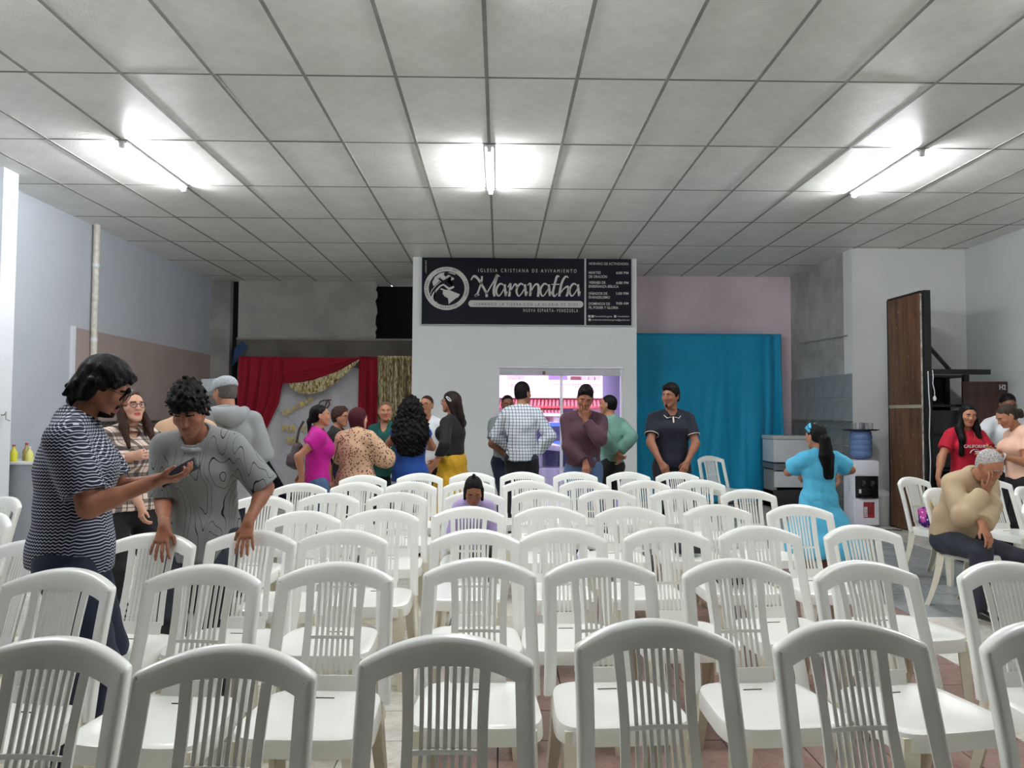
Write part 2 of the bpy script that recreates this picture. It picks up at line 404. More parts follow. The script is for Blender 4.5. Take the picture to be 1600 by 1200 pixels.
for kx, w_ in ((-5, 'left'), (0, 'middle'), (6, 'right')): lamp(GX+kx*GW, 2.46, 3.66, 'ceiling tube lamp over the second chair row, %s of three above the view' % w_, M_glow2)

# ================================================================ doorway and street
d1 = empty('door_1', (0, YB, 0)); tag(d1, kind='structure')
M_alu = simple('white_aluminium', (232, 232, 240), .3, var=.02)
k = NB('lilac_glass'); k.N.remove(k.b); tr_ = k.n('ShaderNodeBsdfTransparent'); tr_.inputs[0].default_value = (.97, .92, 1, 1); gl = k.n('ShaderNodeBsdfGlossy'); gl.inputs['Roughness'].default_value = .03
mx = k.n('ShaderNodeMixShader'); mx.inputs[0].default_value = .06; k.L.new(tr_.outputs[0], mx.inputs[1]); k.L.new(gl.outputs[0], mx.inputs[2]); k.L.new(mx.outputs[0], k.N['Material Output'].inputs[0]); M_glass = k.m
box('door_frame', DX0, DX0+.03, .02, .08, 0, DZ, M_alu, d1); box('door_frame', DX1-.03, DX1, .02, .08, 0, DZ, M_alu, d1)
box('head_rail', DX0, DX1, .01, .09, DZ-.03, DZ, M_alu, d1); box('track_box', DX0+.03, DX1-.03, .03, .10, DZ-.13, DZ-.03, simple('track_grey', (190, 190, 194), .4), d1)
xm = (DX0+DX1)/2+.02
box('glass_pane', DX0+.03, xm-.012, .05, .058, 0, DZ-.12, M_glass, d1); box('glass_pane', xm+.012, DX1-.03, .05, .058, 0, DZ-.12, M_glass, d1)
box('meeting_stile', xm-.018, xm+.006, .04, .07, 0, DZ-.1, M_alu, d1); box('meeting_stile', xm+.010, xm+.022, .04, .07, 0, DZ-.1, M_alu, d1)
box('clamp', .62, .66, .02, .06, DZ-.12, DZ-.07, simple('brown_clamp', (110, 90, 80), .5), d1)
latheo('lock_plate', [(0, 0), (.03, 0), (.03, .01), (0, .012)], M_trimgrey, d1, 12)
# outside: lavender side wall with an arched niche
M_pav = simple('street_asphalt', (120, 118, 126), .9, bump=.3); M_side = simple('pavement', (170, 168, 178), .8)
st = box('street', -40, 45, 13.2, 60, -.9, -.6, M_pav); tag(st, kind='structure')
sw = box('sidewalk', XL, 10, 12.9, 13.6, -.6, -.02, M_side); tag(sw, kind='structure')
sl = empty('wall_street_side', (0, 0, 0)); tag(sl, kind='structure')
bm = bmesh.new()
xw0, xw1 = 1.98, 3.4
box('wall_face', 1.93, 4.0, 13.0, 13.25, -.6, 3.3, M_lav, sl)
nb = []
for i in range(13):
    a = PI*i/12; nb.append((2.26-.13*math.cos(a), 2.0+.22*math.sin(a)))
poly = [(2.13, .2)]+nb+[(2.39, .2)]; n = len(poly)
V = [(x, 12.985, z) for x, z in poly]+[(x, 12.999, z) for x, z in poly]
raw('arched_niche', V, [list(range(n)), list(range(2*n-1, n-1, -1))]+[(i, (i+1) % n, (i+1) % n+n, i+n) for i in range(n)], simple('niche_grey', (120, 118, 150), .5), sl)
box('dark_post', 1.865, 1.93, 12.9, 13.1, -.6, 3.0, simple('navy_post', (34, 34, 60), .5), sl)
# facade across the street
M_fp = simple('pink_facade', (248, 214, 226), .8, var=.04, sc=.6); M_fw = simple('white_facade', (245, 232, 240), .8, var=.03, sc=.5)
M_roof = simple('red_roof_tile', (216, 110, 120), .7, var=.2, sc=3); M_wind = simple('dark_window', (130, 110, 160), .3)
FY = 48
def fz(py): return P(870, py, FY).z
def fx(px): return P(px, 640, FY).x
fb = empty('house', (fx(860), FY, -.6), 0, 'pink two storey house with white balcony and red tiled roof across the street', 'house')
def fbox(name, px0, px1, py0, py1, y0, y1, mat, par=None, loc=fb):
    o = box(name, fx(px0)-loc.location.x, fx(px1)-loc.location.x, y0, y1, fz(py1)+.6, fz(py0)+.6, mat, par or loc); return o
fbox('wall', 700, 1050, 540, 800, 2.0, 2.6, M_fp)
fbox('balcony_slab', 700, 1050, 617, 622, -.2, 2.0, M_fw); fbox('balcony_rail', 700, 1050, 594, 600, -.2, .1, M_fw)
fbox('balcony_wall', 824, 858, 598, 618, -.25, 0, M_fw); fbox('balcony_wall', 700, 790, 604, 618, -.25, 0, M_fw)
for px in list(range(860, 945, 4))+list(range(791, 824, 5)):
    fbox('baluster', px, px+2, 600, 617, -.15, .05, M_fw)
for px in (793, 803, 812): 
    a = fbox('air_conditioner', px, px+8, 586, 595, 1.2, 1.9, simple('ac_grey', (170, 160, 190), .6))
for px in (912, 924, 934): fbox('air_conditioner', px, px+8, 586, 594, 1.2, 1.9, MATS['ac_grey'])
fbox('window', 860, 890, 576, 595, 1.8, 2.0, M_wind); fbox('window', 896, 911, 586, 596, 1.6, 2.0, simple('brown_shutter', (110, 60, 70), .6))
def roof(px0, px1, py0, py1, dy, n):
    bm = bmesh.new(); x0, x1 = fx(px0)-fb.location.x, fx(px1)-fb.location.x; z0, z1 = fz(py1)+.6, fz(py0)+.6
    w = (x1-x0)/n
    for i in range(n):
        c = x0+(i+.5)*w
        tube(bm, [(c-.25*w, -dy, z0), (c+.4*w, .6, z1)], w*.34, 7)
    bx(bm, x0, x1, -dy+.3, .8, z0-.1, z0+.06)
    to_obj('roof_tiles', bm, M_roof, fb, 40)['kind'] = 'stuff'
roof(700, 1045, 621, 636, 1.2, 60); roof(790, 874, 637, 647, 2.4, 16)
fbox('canopy_edge', 785, 875, 646, 650, -2.5, 1.0, M_fw)
fbox('door', 842, 862, 653, 690, 1.9, 2.0, simple('pink_door', (200, 140, 170), .6)); fbox('pillar', 862, 868, 648, 700, -1.5, -1.1, M_fw); fbox('pillar', 834, 839, 648, 700, -1.5, -1.1, M_fw)
fbox('window', 879, 900, 638, 650, 1.9, 2.0, M_wind)
for px in range(868, 886, 4): fbox('fence_post', px, px+2, 656, 684, -1.4, -1.3, M_fw)
fbox('fence_rail', 866, 886, 652, 656, -1.45, -1.25, M_fw)
def car(x, y, L, W, H, col, label):
    c = empty('car', (x, y, -.6), 0, label, 'car'); mt = simple('car_paint_%d_%d_%d' % col, col, .2, coat=.8, var=.02); mg = simple('car_glass', (50, 54, 80), .08)
    def prof(name, pts, y0, y1, mat, par=c, bev=.04):
        bm = bmesh.new(); a = [bm.verts.new((px_*L/2, y0, pz*H)) for px_, pz in pts]; b = [bm.verts.new((px_*L/2, y1, pz*H)) for px_, pz in pts]
        bm.faces.new(a); bm.faces.new(b[::-1]); n = len(pts)
        for i in range(n): bm.faces.new((a[i], b[i], b[(i+1) % n], a[(i+1) % n]))
        bmesh.ops.recalc_face_normals(bm, faces=bm.faces)
        if bev: bmesh.ops.bevel(bm, geom=list(bm.edges), offset=bev, segments=2, affect='EDGES')
        return to_obj(name, bm, mat, par, 40)
    bd = prof('body', [(-1, .22), (-1, .5), (-.92, .58), (-.5, .64), (.45, .64), (.95, .52), (1, .42), (1, .22)], -W/2, W/2, mt)
    prof('roof', [(-.62, .62), (-.42, .96), (-.3, 1), (.12, 1), (.25, .95), (.52, .62)], -W/2+.08, W/2-.08, mt)
    prof('window', [(-.54, .66), (-.38, .92), (-.06, .93), (-.06, .66)], -W/2+.05, -W/2+.09, mg, bev=0); prof('window', [(.0, .66), (0, .93), (.2, .9), (.42, .66)], -W/2+.05, -W/2+.09, mg, bev=0)
    for sx in (-.62, .62):
        for sy in (-1, 1):
            bm = bmesh.new(); lathe(bm, [(0, -.09), (.2, -.1), (.31, -.1), (.33, -.06), (.33, .06), (.31, .1), (0, .1)], 20)
            w = to_obj('wheel', bm, simple('tyre', (20, 20, 22), .8), c, 40); w.location = (sx*L/2, sy*(W/2-.1), .33); w.rotation_euler = (PI/2, 0, 0)
            h = latheo('hub_cap', [(0, -.12), (.16, -.115), (.2, -.1)], M_trimgrey, w, 14)
    return c
car(.95, 17.0, 4.4, 1.75, 1.35, (176, 178, 190), 'silver car parked nearest the doorway outside')
car(2.2, 25.5, 4.8, 1.8, 1.75, (70, 110, 200), 'blue car parked behind the silver car outside')

# ================================================================ sign over the doorway
SG = empty('church_sign', (P(822, 508, YB).x, YB, P(822, 508, YB).z), 0, 'wide dark navy church signboard with white lettering above the doorway', 'sign')
def SP(px, py, dy=.0): p = onY(px, py, YB); return Vector((p.x, YB+dy, p.z))-SG.location
M_navy = simple('sign_navy', (9, 11, 24), .65, var=.1, spec=.25); M_ink = simple('sign_white', (190, 190, 184), .6, var=0); M_dk = simple('sign_dark_ink', (40, 44, 60), .5, var=0)
a, b = SP(660, 403), SP(986, 509)
box('board', a.x, b.x, -.035, 0, b.z, a.z, M_navy, SG)
fr = [('edge_strip', a.x-.012, a.x, b.z-.012, a.z), ('edge_strip', b.x, b.x+.012, b.z-.012, a.z), ('edge_strip', a.x, b.x, b.z-.012, b.z), ('edge_strip', SP(914, 450).x-.012, SP(914, 450).x+.012, b.z, a.z)]
for nme, x0, x1, z0, z1 in fr: box(nme, x0, x1, -.042, 0, z0, z1, simple('sign_edge', (176, 178, 178), .4), SG)
pxm = (b.x-a.x)/326.0
YT = -.038
def stext(s, px, py, hpx, wpx=None, mat=None, bold=0, align='LEFT', name='lettering', dy=0):
    p = SP(px, py)
    if '   ' in s:                                          # widely spaced line: one mesh per word
        o = text(name, s, mat or M_ink, hpx*pxm, (p.x, YT+dy, p.z), wpx*pxm, SG, .0015); me = o.data
        bm = bmesh.new(); bm.from_mesh(me); xs_ = sorted({round(v.co.x, 5) for v in bm.verts}); cuts = [(a+b)/2 for a, b in zip(xs_, xs_[1:]) if b-a > hpx*pxm*.52]
        wid = lambda f: sum(f.calc_center_median().x > c for c in cuts)
        for w_ in range(len(cuts)+1):
            b2 = bm.copy(); bmesh.ops.delete(b2, geom=[f for f in b2.faces if wid(f) != w_], context='FACES'); q = to_obj(name, b2, mat or M_ink, SG); q.location = o.location; q.rotation_euler = o.rotation_euler
        bm.free(); bpy.data.objects.remove(o); return q
    return text(name, s, mat or M_ink, hpx*pxm, (p.x, YT+dy, p.z), wpx*pxm if wpx else None, SG, .0015, align=align, bold=bold)
stext('I G L E S I A   C R I S T I A N A   D E   A V I V A M I E N T O', 747.5, 425.7, 5.3, 153)
stext('N U E V A   E S P A R T A -  V E N E Z U E L A', 817.5, 487.8, 4.8, 85)
# white pill bar
def pill(px0, px1, py0, py1, name, mat, y0, y1):
    A, B = SP(px0, py1), SP(px1, py0); r = (B.z-A.z)/2; pts = []
    for i in range(11): t = -PI/2+PI*i/10; pts.append((B.x-r+r*math.cos(t), A.z+r+r*math.sin(t)))
    for i in range(11): t = PI/2+PI*i/10; pts.append((A.x+r+r*math.cos(t), A.z+r+r*math.sin(t)))
    n = len(pts); V = [(x, y0, z) for x, z in pts]+[(x, y1, z) for x, z in pts]
    return raw(name, V, [list(range(n)), list(range(2*n-1, n-1, -1))]+[(i, i+n, (i+1) % n+n, (i+1) % n) for i in range(n)], mat, SG)
pill(732, 911, 471, 480, 'white_band', M_ink, -.040, -.034)
stext('L L E N A N D O   L A   T I E R R A   C O N   L A   G L O R I A   D E   D I O S', 741, 477.8, 4.4, 161, M_dk, dy=-.003)
stext('HORARIO DE ACTIVIDADES:', 920, 414.6, 3.9, 62)
for s, x, y, w in [('MARTES', 919.5, 428.6, 18.5), ('DE ORACIÓN', 919.5, 434.8, 28.5), ('VIERNES DE', 919.5, 444, 26), ('ENSEÑANZA BÍBLICA', 919.5, 450, 46.5), ('SÁBADOS DE', 919.5, 461, 29), ('EVANGELISMO', 919.5, 467, 33), ('DOMINGOS DE', 919.5, 477, 33), ('FE, PODER Y GLORIA', 919.5, 483, 46)]:
    stext(s, x, y, 3.9, w, bold=.012)
for s, y in [('6:00 PM', 428.8), ('6:00 PM', 444.4), ('1:00 PM', 461), ('9:00 AM', 476.4)]: stext(s, 962, y, 3.7, 19.3, bold=.02)
stext('MaranathaMargarita', 928, 496, 2.6, 28); stext('maranathamar', 964.5, 496, 2.6, 18); stext('comarmaranathamargarita@gmail.com', 924, 501.3, 2.5, 59)
for x, y in ((918.6, 496.6), (923.5, 496.6), (958.8, 496.6), (919, 501.8)):
    A = SP(x, y); box('small_badge', A.x, A.x+3.6*pxm, -.040, -.034, A.z, A.z+3.6*pxm, M_ink, SG)
t = stext('P.ACUSTILOS 7', 665, 408, 2.0, 20); t.rotation_euler = (PI/2, PI/2, 0)
# brush lettering: tapered strokes traced from the board (crop coordinates, 16 px per px)
def stroke_mesh(strokes, conv, name, mat, y0=-.041, y1=-.035):
    V, Fc = [], []
    for st_ in strokes:
        pts = [Vector((q[0], q[1], 0)) for q in st_]; ws = [q[2] for q in st_]
        # catmull-rom
        P2, W2 = [], []
        for i in range(len(pts)-1):
            p0, p1, p2, p3 = pts[max(i-1, 0)], pts[i], pts[i+1], pts[min(i+2, len(pts)-1)]
            for s_ in range(5):
                t = s_/5; P2.append(.5*((2*p1)+(p2-p0)*t+(2*p0-5*p1+4*p2-p3)*t*t+(3*p1-p0-3*p2+p3)*t**3)); W2.append(ws[i]+(ws[i+1]-ws[i])*t)
        P2.append(pts[-1]); W2.append(ws[-1])
        base = len(V); N = len(P2)
        for i, p in enumerate(P2):
            d = (P2[min(i+1, N-1)]-P2[max(i-1, 0)]).normalized(); nrm = Vector((-d.y, d.x, 0))*W2[i]/2
            for q in (p+nrm, p-nrm):
                c = conv(q.x, q.y); V.append((c.x, y0, c.z)); V.append((c.x, y1, c.z))
        for i in range(N-1):
            b = base+4*i; Fc += [(b, b+2, b+6, b+4), (b, b+4, b+5, b+1), (b+2, b+3, b+7, b+6)]
        Fc += [(base, base+1, base+3, base+2), (base+4*(N-1), base+4*(N-1)+2, base+4*(N-1)+3, base+4*(N-1)+1)]
    return raw(name, V, Fc, mat, SG)
c1 = lambda x, y: SP(730+x/16, 420+y/16)
c2_ = lambda x, y: SP(820+x/16, 420+y/16)
def a_(ox): # letter a, relative to its left
    return [[(ox+185, 410, 34), (ox+115, 385, 42), (ox+40, 470, 50), (ox+15, 580, 52), (ox+55, 680, 40), (ox+110, 670, 28), (ox+190, 550, 26), (ox+225, 470, 26)], [(ox+225, 400, 60), (ox+235, 520, 58), (ox+255, 690, 56)], [(ox+262, 680, 30), (ox+290, 580, 22)]]
S1 = [[(95, 295, 20), (150, 210, 45), (210, 205, 62), (300, 300, 58), (390, 450, 55), (480, 620, 60), (485, 715, 60)],
      [(370, 195, 40), (365, 290, 48), (330, 430, 42), (275, 590, 44), (230, 670, 60), (190, 700, 56)], [(190, 705, 40), (250, 670, 50), (308, 655, 24)],
      [(480, 640, 40), (560, 500, 30), (650, 350, 34), (740, 190, 60), (760, 170, 50)], [(735, 170, 24), (775, 185, 44), (815, 205, 12)],
      [(745, 200, 60), (695, 380, 60), (665, 560, 62), (680, 700, 60)]]
S1 += a_(710)
S1 += [[(1015, 475, 20), (1060, 400, 36), (1080, 400, 56), (1075, 520, 58), (1050, 700, 58)], [(1065, 600, 26), (1140, 470, 28), (1195, 395, 44), (1235, 430, 44), (1225, 505, 38)]]
S1 += a_(1215)
stroke_mesh(S1, c1, 'brush_lettering', M_ink)
S2 = [[(68, 430, 18), (105, 380, 30), (140, 400, 56), (145, 520, 56), (130, 690, 58)], [(150, 600, 26), (220, 450, 32), (285, 395, 44), (335, 430, 56), (340, 560, 56), (325, 710, 58)]]
S2 += a_(370)
S2 += [[(860, 210, 20), (805, 200, 56), (770, 290, 56), (735, 420, 54), (700, 600, 52), (715, 680, 56), (750, 690, 36), (815, 620, 14)], [(660, 400, 24), (860, 400, 28)],
       [(1090, 235, 12), (1020, 205, 46), (950, 290, 56), (900, 430, 56), (870, 590, 56), (858, 700, 56)], [(880, 640, 26), (960, 520, 30), (1050, 455, 46), (1085, 490, 54), (1070, 600, 54), (1035, 700, 56)]]
S2 += a_(1095)
stroke_mesh(S2, c2_, 'brush_lettering', M_ink)
# round emblem: ring, globe pieces, cross
ce_ = lambda x, y: SP(650+x/12, 400+y/12)
V, Fc = [], []; n = 64; C0 = (578, 616)
for i in range(n):
    a = 2*PI*i/n
    for r in (420, 335):
        c = ce_(C0[0]+r*math.cos(a), C0[1]+r*.96*math.sin(a)); V += [(c.x, -.040, c.z), (c.x, -.035, c.z)]
for i in range(n):
    b, c = 4*i, 4*((i+1) % n); Fc += [(b, c, c+2, b+2), (b, b+1, c+1, c), (b+2, c+2, c+3, b+3)]
raw('emblem_ring', V, Fc, M_ink, SG)
def flat(pts, name, mat, y0=-.040, y1=-.035, conv=ce_):
    n = len(pts); q = [conv(*p) for p in pts]; bm = bmesh.new()
    A = [bm.verts.new((c.x, y0, c.z)) for c in q]; B = [bm.verts.new((c.x, y1, c.z)) for c in q]
    f = bm.faces.new(A); 
    for i in range(n): bm.faces.new((A[i], B[i], B[(i+1) % n], A[(i+1) % n]))
    bmesh.ops.triangulate(bm, faces=[f]); return to_obj(name, bm, mat, SG)
flat([(330, 575), (310, 500), (360, 400), (450, 335), (540, 315), (520, 360), (560, 400), (610, 365), (650, 375), (560, 420), (520, 460), (450, 400), (390, 425), (440, 480), (380, 540)], 'emblem_land', M_ink)
flat([(600, 325), (650, 315), (745, 345), (735, 362), (650, 335)], 'emblem_land', M_ink)
flat([(510, 645), (560, 640), (650, 655), (730, 690), (825, 725), (795, 780), (750, 800), (690, 850), (650, 880), (615, 910), (605, 800), (540, 765), (505, 715)], 'emblem_land', M_ink)
flat([(455, 635), (480, 612), (545, 640), (520, 655)], 'emblem_land', M_ink)
# cross: light outline slab with a dark cross on top, long foot sweeping down left
flat([(395, 440), (430, 405), (520, 450), (640, 385), (715, 425), (718, 445), (605, 500), (720, 580), (715, 605), (620, 650), (520, 560), (470, 580), (380, 680), (330, 760), (325, 800), (350, 850), (420, 880), (330, 870), (270, 800), (275, 760), (262, 735), (300, 640), (380, 550), (462, 490)], 'emblem_cross_edge', M_ink, -.0405, -.036)
flat([(415, 435), (445, 420), (520, 465), (640, 395), (682, 420), (585, 490), (700, 575), (625, 600), (520, 530), (450, 560), (350, 660), (280, 770), (268, 740), (310, 650), (390, 560), (475, 490)], 'emblem_cross', M_navy, -.042, -.036)
def arc_text(s, a0, a1, R, flip=False):
    for i, chx in enumerate(s):
        a = a0+(a1-a0)*i/(len(s)-1); c = ce_(C0[0]+R*math.cos(a), C0[1]-R*.96*math.sin(a))
        t = text('ring_letter', chx, M_dk, 3.3*pxm, (0, 0, 0), None, SG, .001, align='CENTER'); 
        th = a-PI/2 if not flip else a+PI/2
        t.rotation_euler = (PI/2, -th, 0); t.location = (c.x, -.0415, c.z)
rad = math.radians
arc_text('SALVACIÓN', rad(118), rad(64), 362); arc_text('SANIDAD', rad(20), rad(-20), 362)
arc_text('LIBERACIÓN', rad(-118), rad(-60), 395, True); arc_text('SANTIDAD', rad(206), rad(158), 362)
# banding of the white wall above the sign
# ================================================================ festive backdrop left of the entrance
def sheet(name, L, R, nu, nv, Y, mat, amp=.03, folds=6, parent=None, seed=0, sag=0, vfold=0, th=.006, taper=.25):
    """cloth between two pixel outlines L,R at depth Y: vertical folds of real depth"""
    rs = random.Random(seed); ph = [rs.uniform(0, 6.28) for _ in range(6)]
    def interp(pl, t):
        s = t*(len(pl)-1); i = min(int(s), len(pl)-2); f = s-i
        return (pl[i][0]*(1-f)+pl[i+1][0]*f, pl[i][1]*(1-f)+pl[i+1][1]*f)
    V = []
    for j in range(nv+1):
        t = j/nv; l, r = interp(L, t), interp(R, t)
        for i in range(nu+1):
            u = i/nu; px = l[0]*(1-u)+r[0]*u; py = l[1]*(1-u)+r[1]*u + sag*math.sin(PI*u)
            c = P(px, py, Y)
            w = math.sin(u*folds*2*PI+ph[0]+.8*math.sin(t*2.5+ph[1]))+.5*math.sin(u*folds*3.7*PI+ph[2]+t*1.5)+.35*math.sin(u*folds*8.3+ph[3]-t*3)
            a = amp*(taper+(1-taper)*min(1, t*2.2))
            V.append((c.x, Y-a*w-.02+(vfold*math.sin(t*14+u*3+ph[4])), c.z))
    Fc = [(j*(nu+1)+i, j*(nu+1)+i+1, (j+1)*(nu+1)+i+1, (j+1)*(nu+1)+i) for j in range(nv) for i in range(nu)]
    o = raw(name, V, Fc, mat, parent, 180)
    md = o.modifiers.new('thick', 'SOLIDIFY'); md.thickness = th; md.offset = 1
    return o
def fabric(name, rgb, rough=.75, sheen=.06, var=.08, sc=3, bump=.15):
    if name in MATS: return MATS[name]
    k = NB(name); c = s2l(rgb); k.set(rough, spec=.3); k.b.inputs['Sheen Weight'].default_value = sheen
    k.col(k.ramp(k.noise(sc, 4), [(.3, tuple(v*(1-var) for v in c)), (.7, tuple(min(1, v*(1+var)) for v in c))]))
    k.bump(k.noise(220, 2), bump, .002); MATS[name] = k.m; return k.m
M_red = fabric('crimson_cloth', (150, 16, 40)); M_bw = fabric('white_backdrop_cloth', (206, 206, 212)); M_nv = fabric('navy_cloth', (14, 16, 34))
bw = sheet('backdrop_cloth', [(372, 575), (372, 690), (372, 775)], [(592, 575), (592, 690), (592, 775)], 70, 20, 12.42, M_bw, .012, 5, seed=2); tag(bw, 'white cloth backdrop hanging behind the gold letters', 'backdrop')
nvv = sheet('drape', [(372, 640), (372, 700), (372, 775)], [(388, 640), (412, 705), (462, 790)], 24, 20, 12.34, M_nv, .02, 3, seed=5); tag(nvv, 'dark navy cloth falling at the lower left of the white backdrop', 'drape')
dl = sheet('drape', [(374, 557), (372, 620), (371, 700)], [(447, 558), (444, 585), (436, 630), (418, 668), (392, 700)], 60, 24, 12.30, M_red, .03, 4, seed=3); tag(dl, 'crimson drape gathered at the left side of the white backdrop', 'drape')
dr = sheet('drape', [(562, 557), (561, 620), (556, 720)], [(590, 558), (589, 640), (588, 740)], 30, 20, 12.30, M_red, .03, 2.5, seed=4); tag(dr, 'narrow crimson drape hanging between white backdrop and gold foil curtain', 'drape')
# swag with sagging folds
V, Fc = [], []; nu, nv = 60, 14
for j in range(nv+1):
    t = j/nv
    for i in range(nu+1):
        u = i/nu; px = 443+u*(564-443); top = 558.5; bot = 600-2*u*10 + 3*math.sin(PI*u*1.2) if u < .5 else 593-(u-.5)*2*34+4*math.sin(PI*u)
        py = top+(bot-top)*t; c = P(px, py, 12.27)
        V.append((c.x, 12.24-.035*math.sin(t*13+2.5*math.sin(u*2.2+.3)+u*2)*(.3+t)-.03*t, c.z))
Fc = [(j*(nu+1)+i, j*(nu+1)+i+1, (j+1)*(nu+1)+i+1, (j+1)*(nu+1)+i) for j in range(nv) for i in range(nu)]
o = raw('swag', V, Fc, M_red, None, 180); o.modifiers.new('t', 'SOLIDIFY').thickness = .006
tag(o, 'crimson swag draped across the top of the white backdrop', 'drape')
k = NB('gold_foil_glints'); k.set(.38, .55); k.col(k.ramp(k.noise(34, 3, k.mapping((1.6, 1, .35))), [(.36, s2l((120, 100, 52))), (.46, s2l((214, 190, 120))), (.56, s2l((255, 248, 214)))])); k.bump(k.noise(150, 3), .8, .01); M_gold = k.m  # glints of the foil put into the colour as a dark-to-bright ramp
# foil garland crescent of many strands
bm = bmesh.new()
for q in range(16):
    s_ = q/15; pts = []
    for i in range(25):
        u = i/24; px = 452+u*(561-452)
        up = 600-u*38+9*math.sin(PI*u)-8*u*u*0; lo = 603-u*40+30*math.sin(PI*min(1, u*1.02))**.8*(1-.35*u)
        py = up*(1-s_)+lo*s_; c = P(px, py, 12.15+random.uniform(-.02, .02)); pts.append(c+Vector((0, 0, random.uniform(-.006, .006))))
    tube(bm, pts, [.004+.014*math.sin(PI*i/24)**.5 for i in range(25)], 5, cap=False)
o = to_obj('foil_garland', bm, M_gold, None, 60); tag(o, 'gold foil garland looped under the crimson swag', 'garland')
bm = bmesh.new(); rs = random.Random(9)
xa, xb = P(590, 600, 12.35).x, XA-.01; zt = P(600, 558, 12.35).z
for i in range(150):
    x = xa+(xb-xa)*i/149; y = 12.35+rs.uniform(-.04, .03); w = .009; tw = rs.uniform(0, 3); pv = None
    for j in range(15):
        z = zt-j*.145; xx = x+.006*math.sin(j*1.3+i); a = tw+.5*math.sin(j*.9+i*1.7)
        q = (bm.verts.new((xx-w*math.cos(a), y-w*math.sin(a), z)), bm.verts.new((xx+w*math.cos(a), y+w*math.sin(a), z)))
        if pv: bm.faces.new((pv[0], pv[1], q[1], q[0]))
        pv = q
bx(bm, xa, xb, 12.33, 12.36, zt-.02, zt+.02)
o = to_obj('foil_curtain', bm, M_gold); tag(o, 'shimmering gold foil fringe curtain left of the white entrance wall', 'curtain')
M_goldcard = simple('gold_card', (244, 210, 124), .35, .15, var=.25, sc=14)
bn = empty('letter_banner', tuple(P(460, 690, 12.3)), 0, 'gold letter banner strung on the white backdrop', 'banner')
def bl_(s, px, py, hpx, ang, dpx=None):
    c = P(px, py, 12.33)-bn.location; t = text('letter', s, M_goldcard, hpx*12.33/FPX, tuple(c), (dpx or hpx*.8)*12.33/FPX, bn, .004, bold=.03); t.rotation_euler = (PI/2, -ang, 0); return t
for i, c in enumerate('GRACIAS'): bl_(c, 443.5+i*6.9, 651-i*3.55, 8.5, rad(27), 6.4)
for c, x in (('P', 440.5), ('O', 448), ('R', 456), ('G', 471)): bl_(c, x, 674.5, 9.5, 0, 7)
for c, x in (('S', 447.5), ('O', 454.5), ('N', 462)): bl_(c, x, 692.5, 9.5, rad(-4), 6.6)
tubeo('string', [tuple(P(x, y, 12.34)-bn.location) for x, y in [(432, 640), (446, 649), (475, 634), (496, 620)]], .004, M_trimgrey, bn, 5)
tubeo('string', [tuple(P(x, y, 12.34)-bn.location) for x, y in [(440, 644), (458, 660), (470, 672), (478, 680)]], .003, M_trimgrey, bn, 5)
dd = tubeo('script_letter', [tuple(P(x, y, 12.33)) for x, y in [(497, 634), (500, 628), (507, 625), (514, 626), (515, 632), (511, 638), (506, 641), (510, 630), (512, 625), (518, 625)]], .010, simple('wine_red', (90, 14, 30), .5), None, 6)
tag(dd, 'dark red script letter above the pink top woman on the backdrop', 'letter')
# teal curtain
M_teal = fabric('teal_cloth', (4, 150, 192), .55, .3, .05)
V, Fc = [], []; nu, nv = 150, 60; x0, x1 = 2.0, P(1222, 600, 11.75).x; z1, z0 = P(1100, 521, 11.75).z, P(1100, 785, 11.75).z
for j in range(nv+1):
    t = j/nv
    for i in range(nu+1):
        u = i/nu; x = x0+(x1-x0)*u; z = z1+(z0-z1)*t
        w = .035*math.sin(u*26+1.6*math.sin(t*2.2+u*5))+.02*math.sin(u*61+3*math.sin(t*3+u*9))*t+.05*(1/(1+math.exp(-(u-.9)*60)))*math.sin(u*90)
        w += .05*math.exp(-((u-.05-.08*t)/.03)**2)-.045*math.exp(-((u-.955-.02*math.sin(t*6))/.018)**2)+.03*math.exp(-((u-.62-.04*t)/.02)**2)*t+.03*math.exp(-((u-.78+.03*t)/.015)**2)*t
        V.append((x, 11.78-w*(.25+.75*min(1, t*1.6)), z))
Fc = [(j*(nu+1)+i, j*(nu+1)+i+1, (j+1)*(nu+1)+i+1, (j+1)*(nu+1)+i) for j in range(nv) for i in range(nu)]
o = raw('curtain', V, Fc, M_teal, None, 180); o.modifiers.new('t', 'SOLIDIFY').thickness = .005
tag(o, 'large teal cloth curtain hanging to the floor right of the doorway', 'curtain')

# ================================================================ chairs
k = NB('white_plastic'); k.set(.28, spec=.5); f = k.noise(4, 3)
k.col(k.ramp(f, [(.3, s2l((234, 234, 226))), (.7, s2l((243, 244, 239)))])); k.b.inputs['Coat Weight'].default_value = .3; k.b.inputs['Coat Roughness'].default_value = .12; M_pl = k.m
k = NB('cream_plastic'); k.set(.34); k.col(k.ramp(k.noise(5, 3), [(.3, s2l((226, 220, 198))), (.7, s2l((234, 230, 214)))])); M_cr = k.m
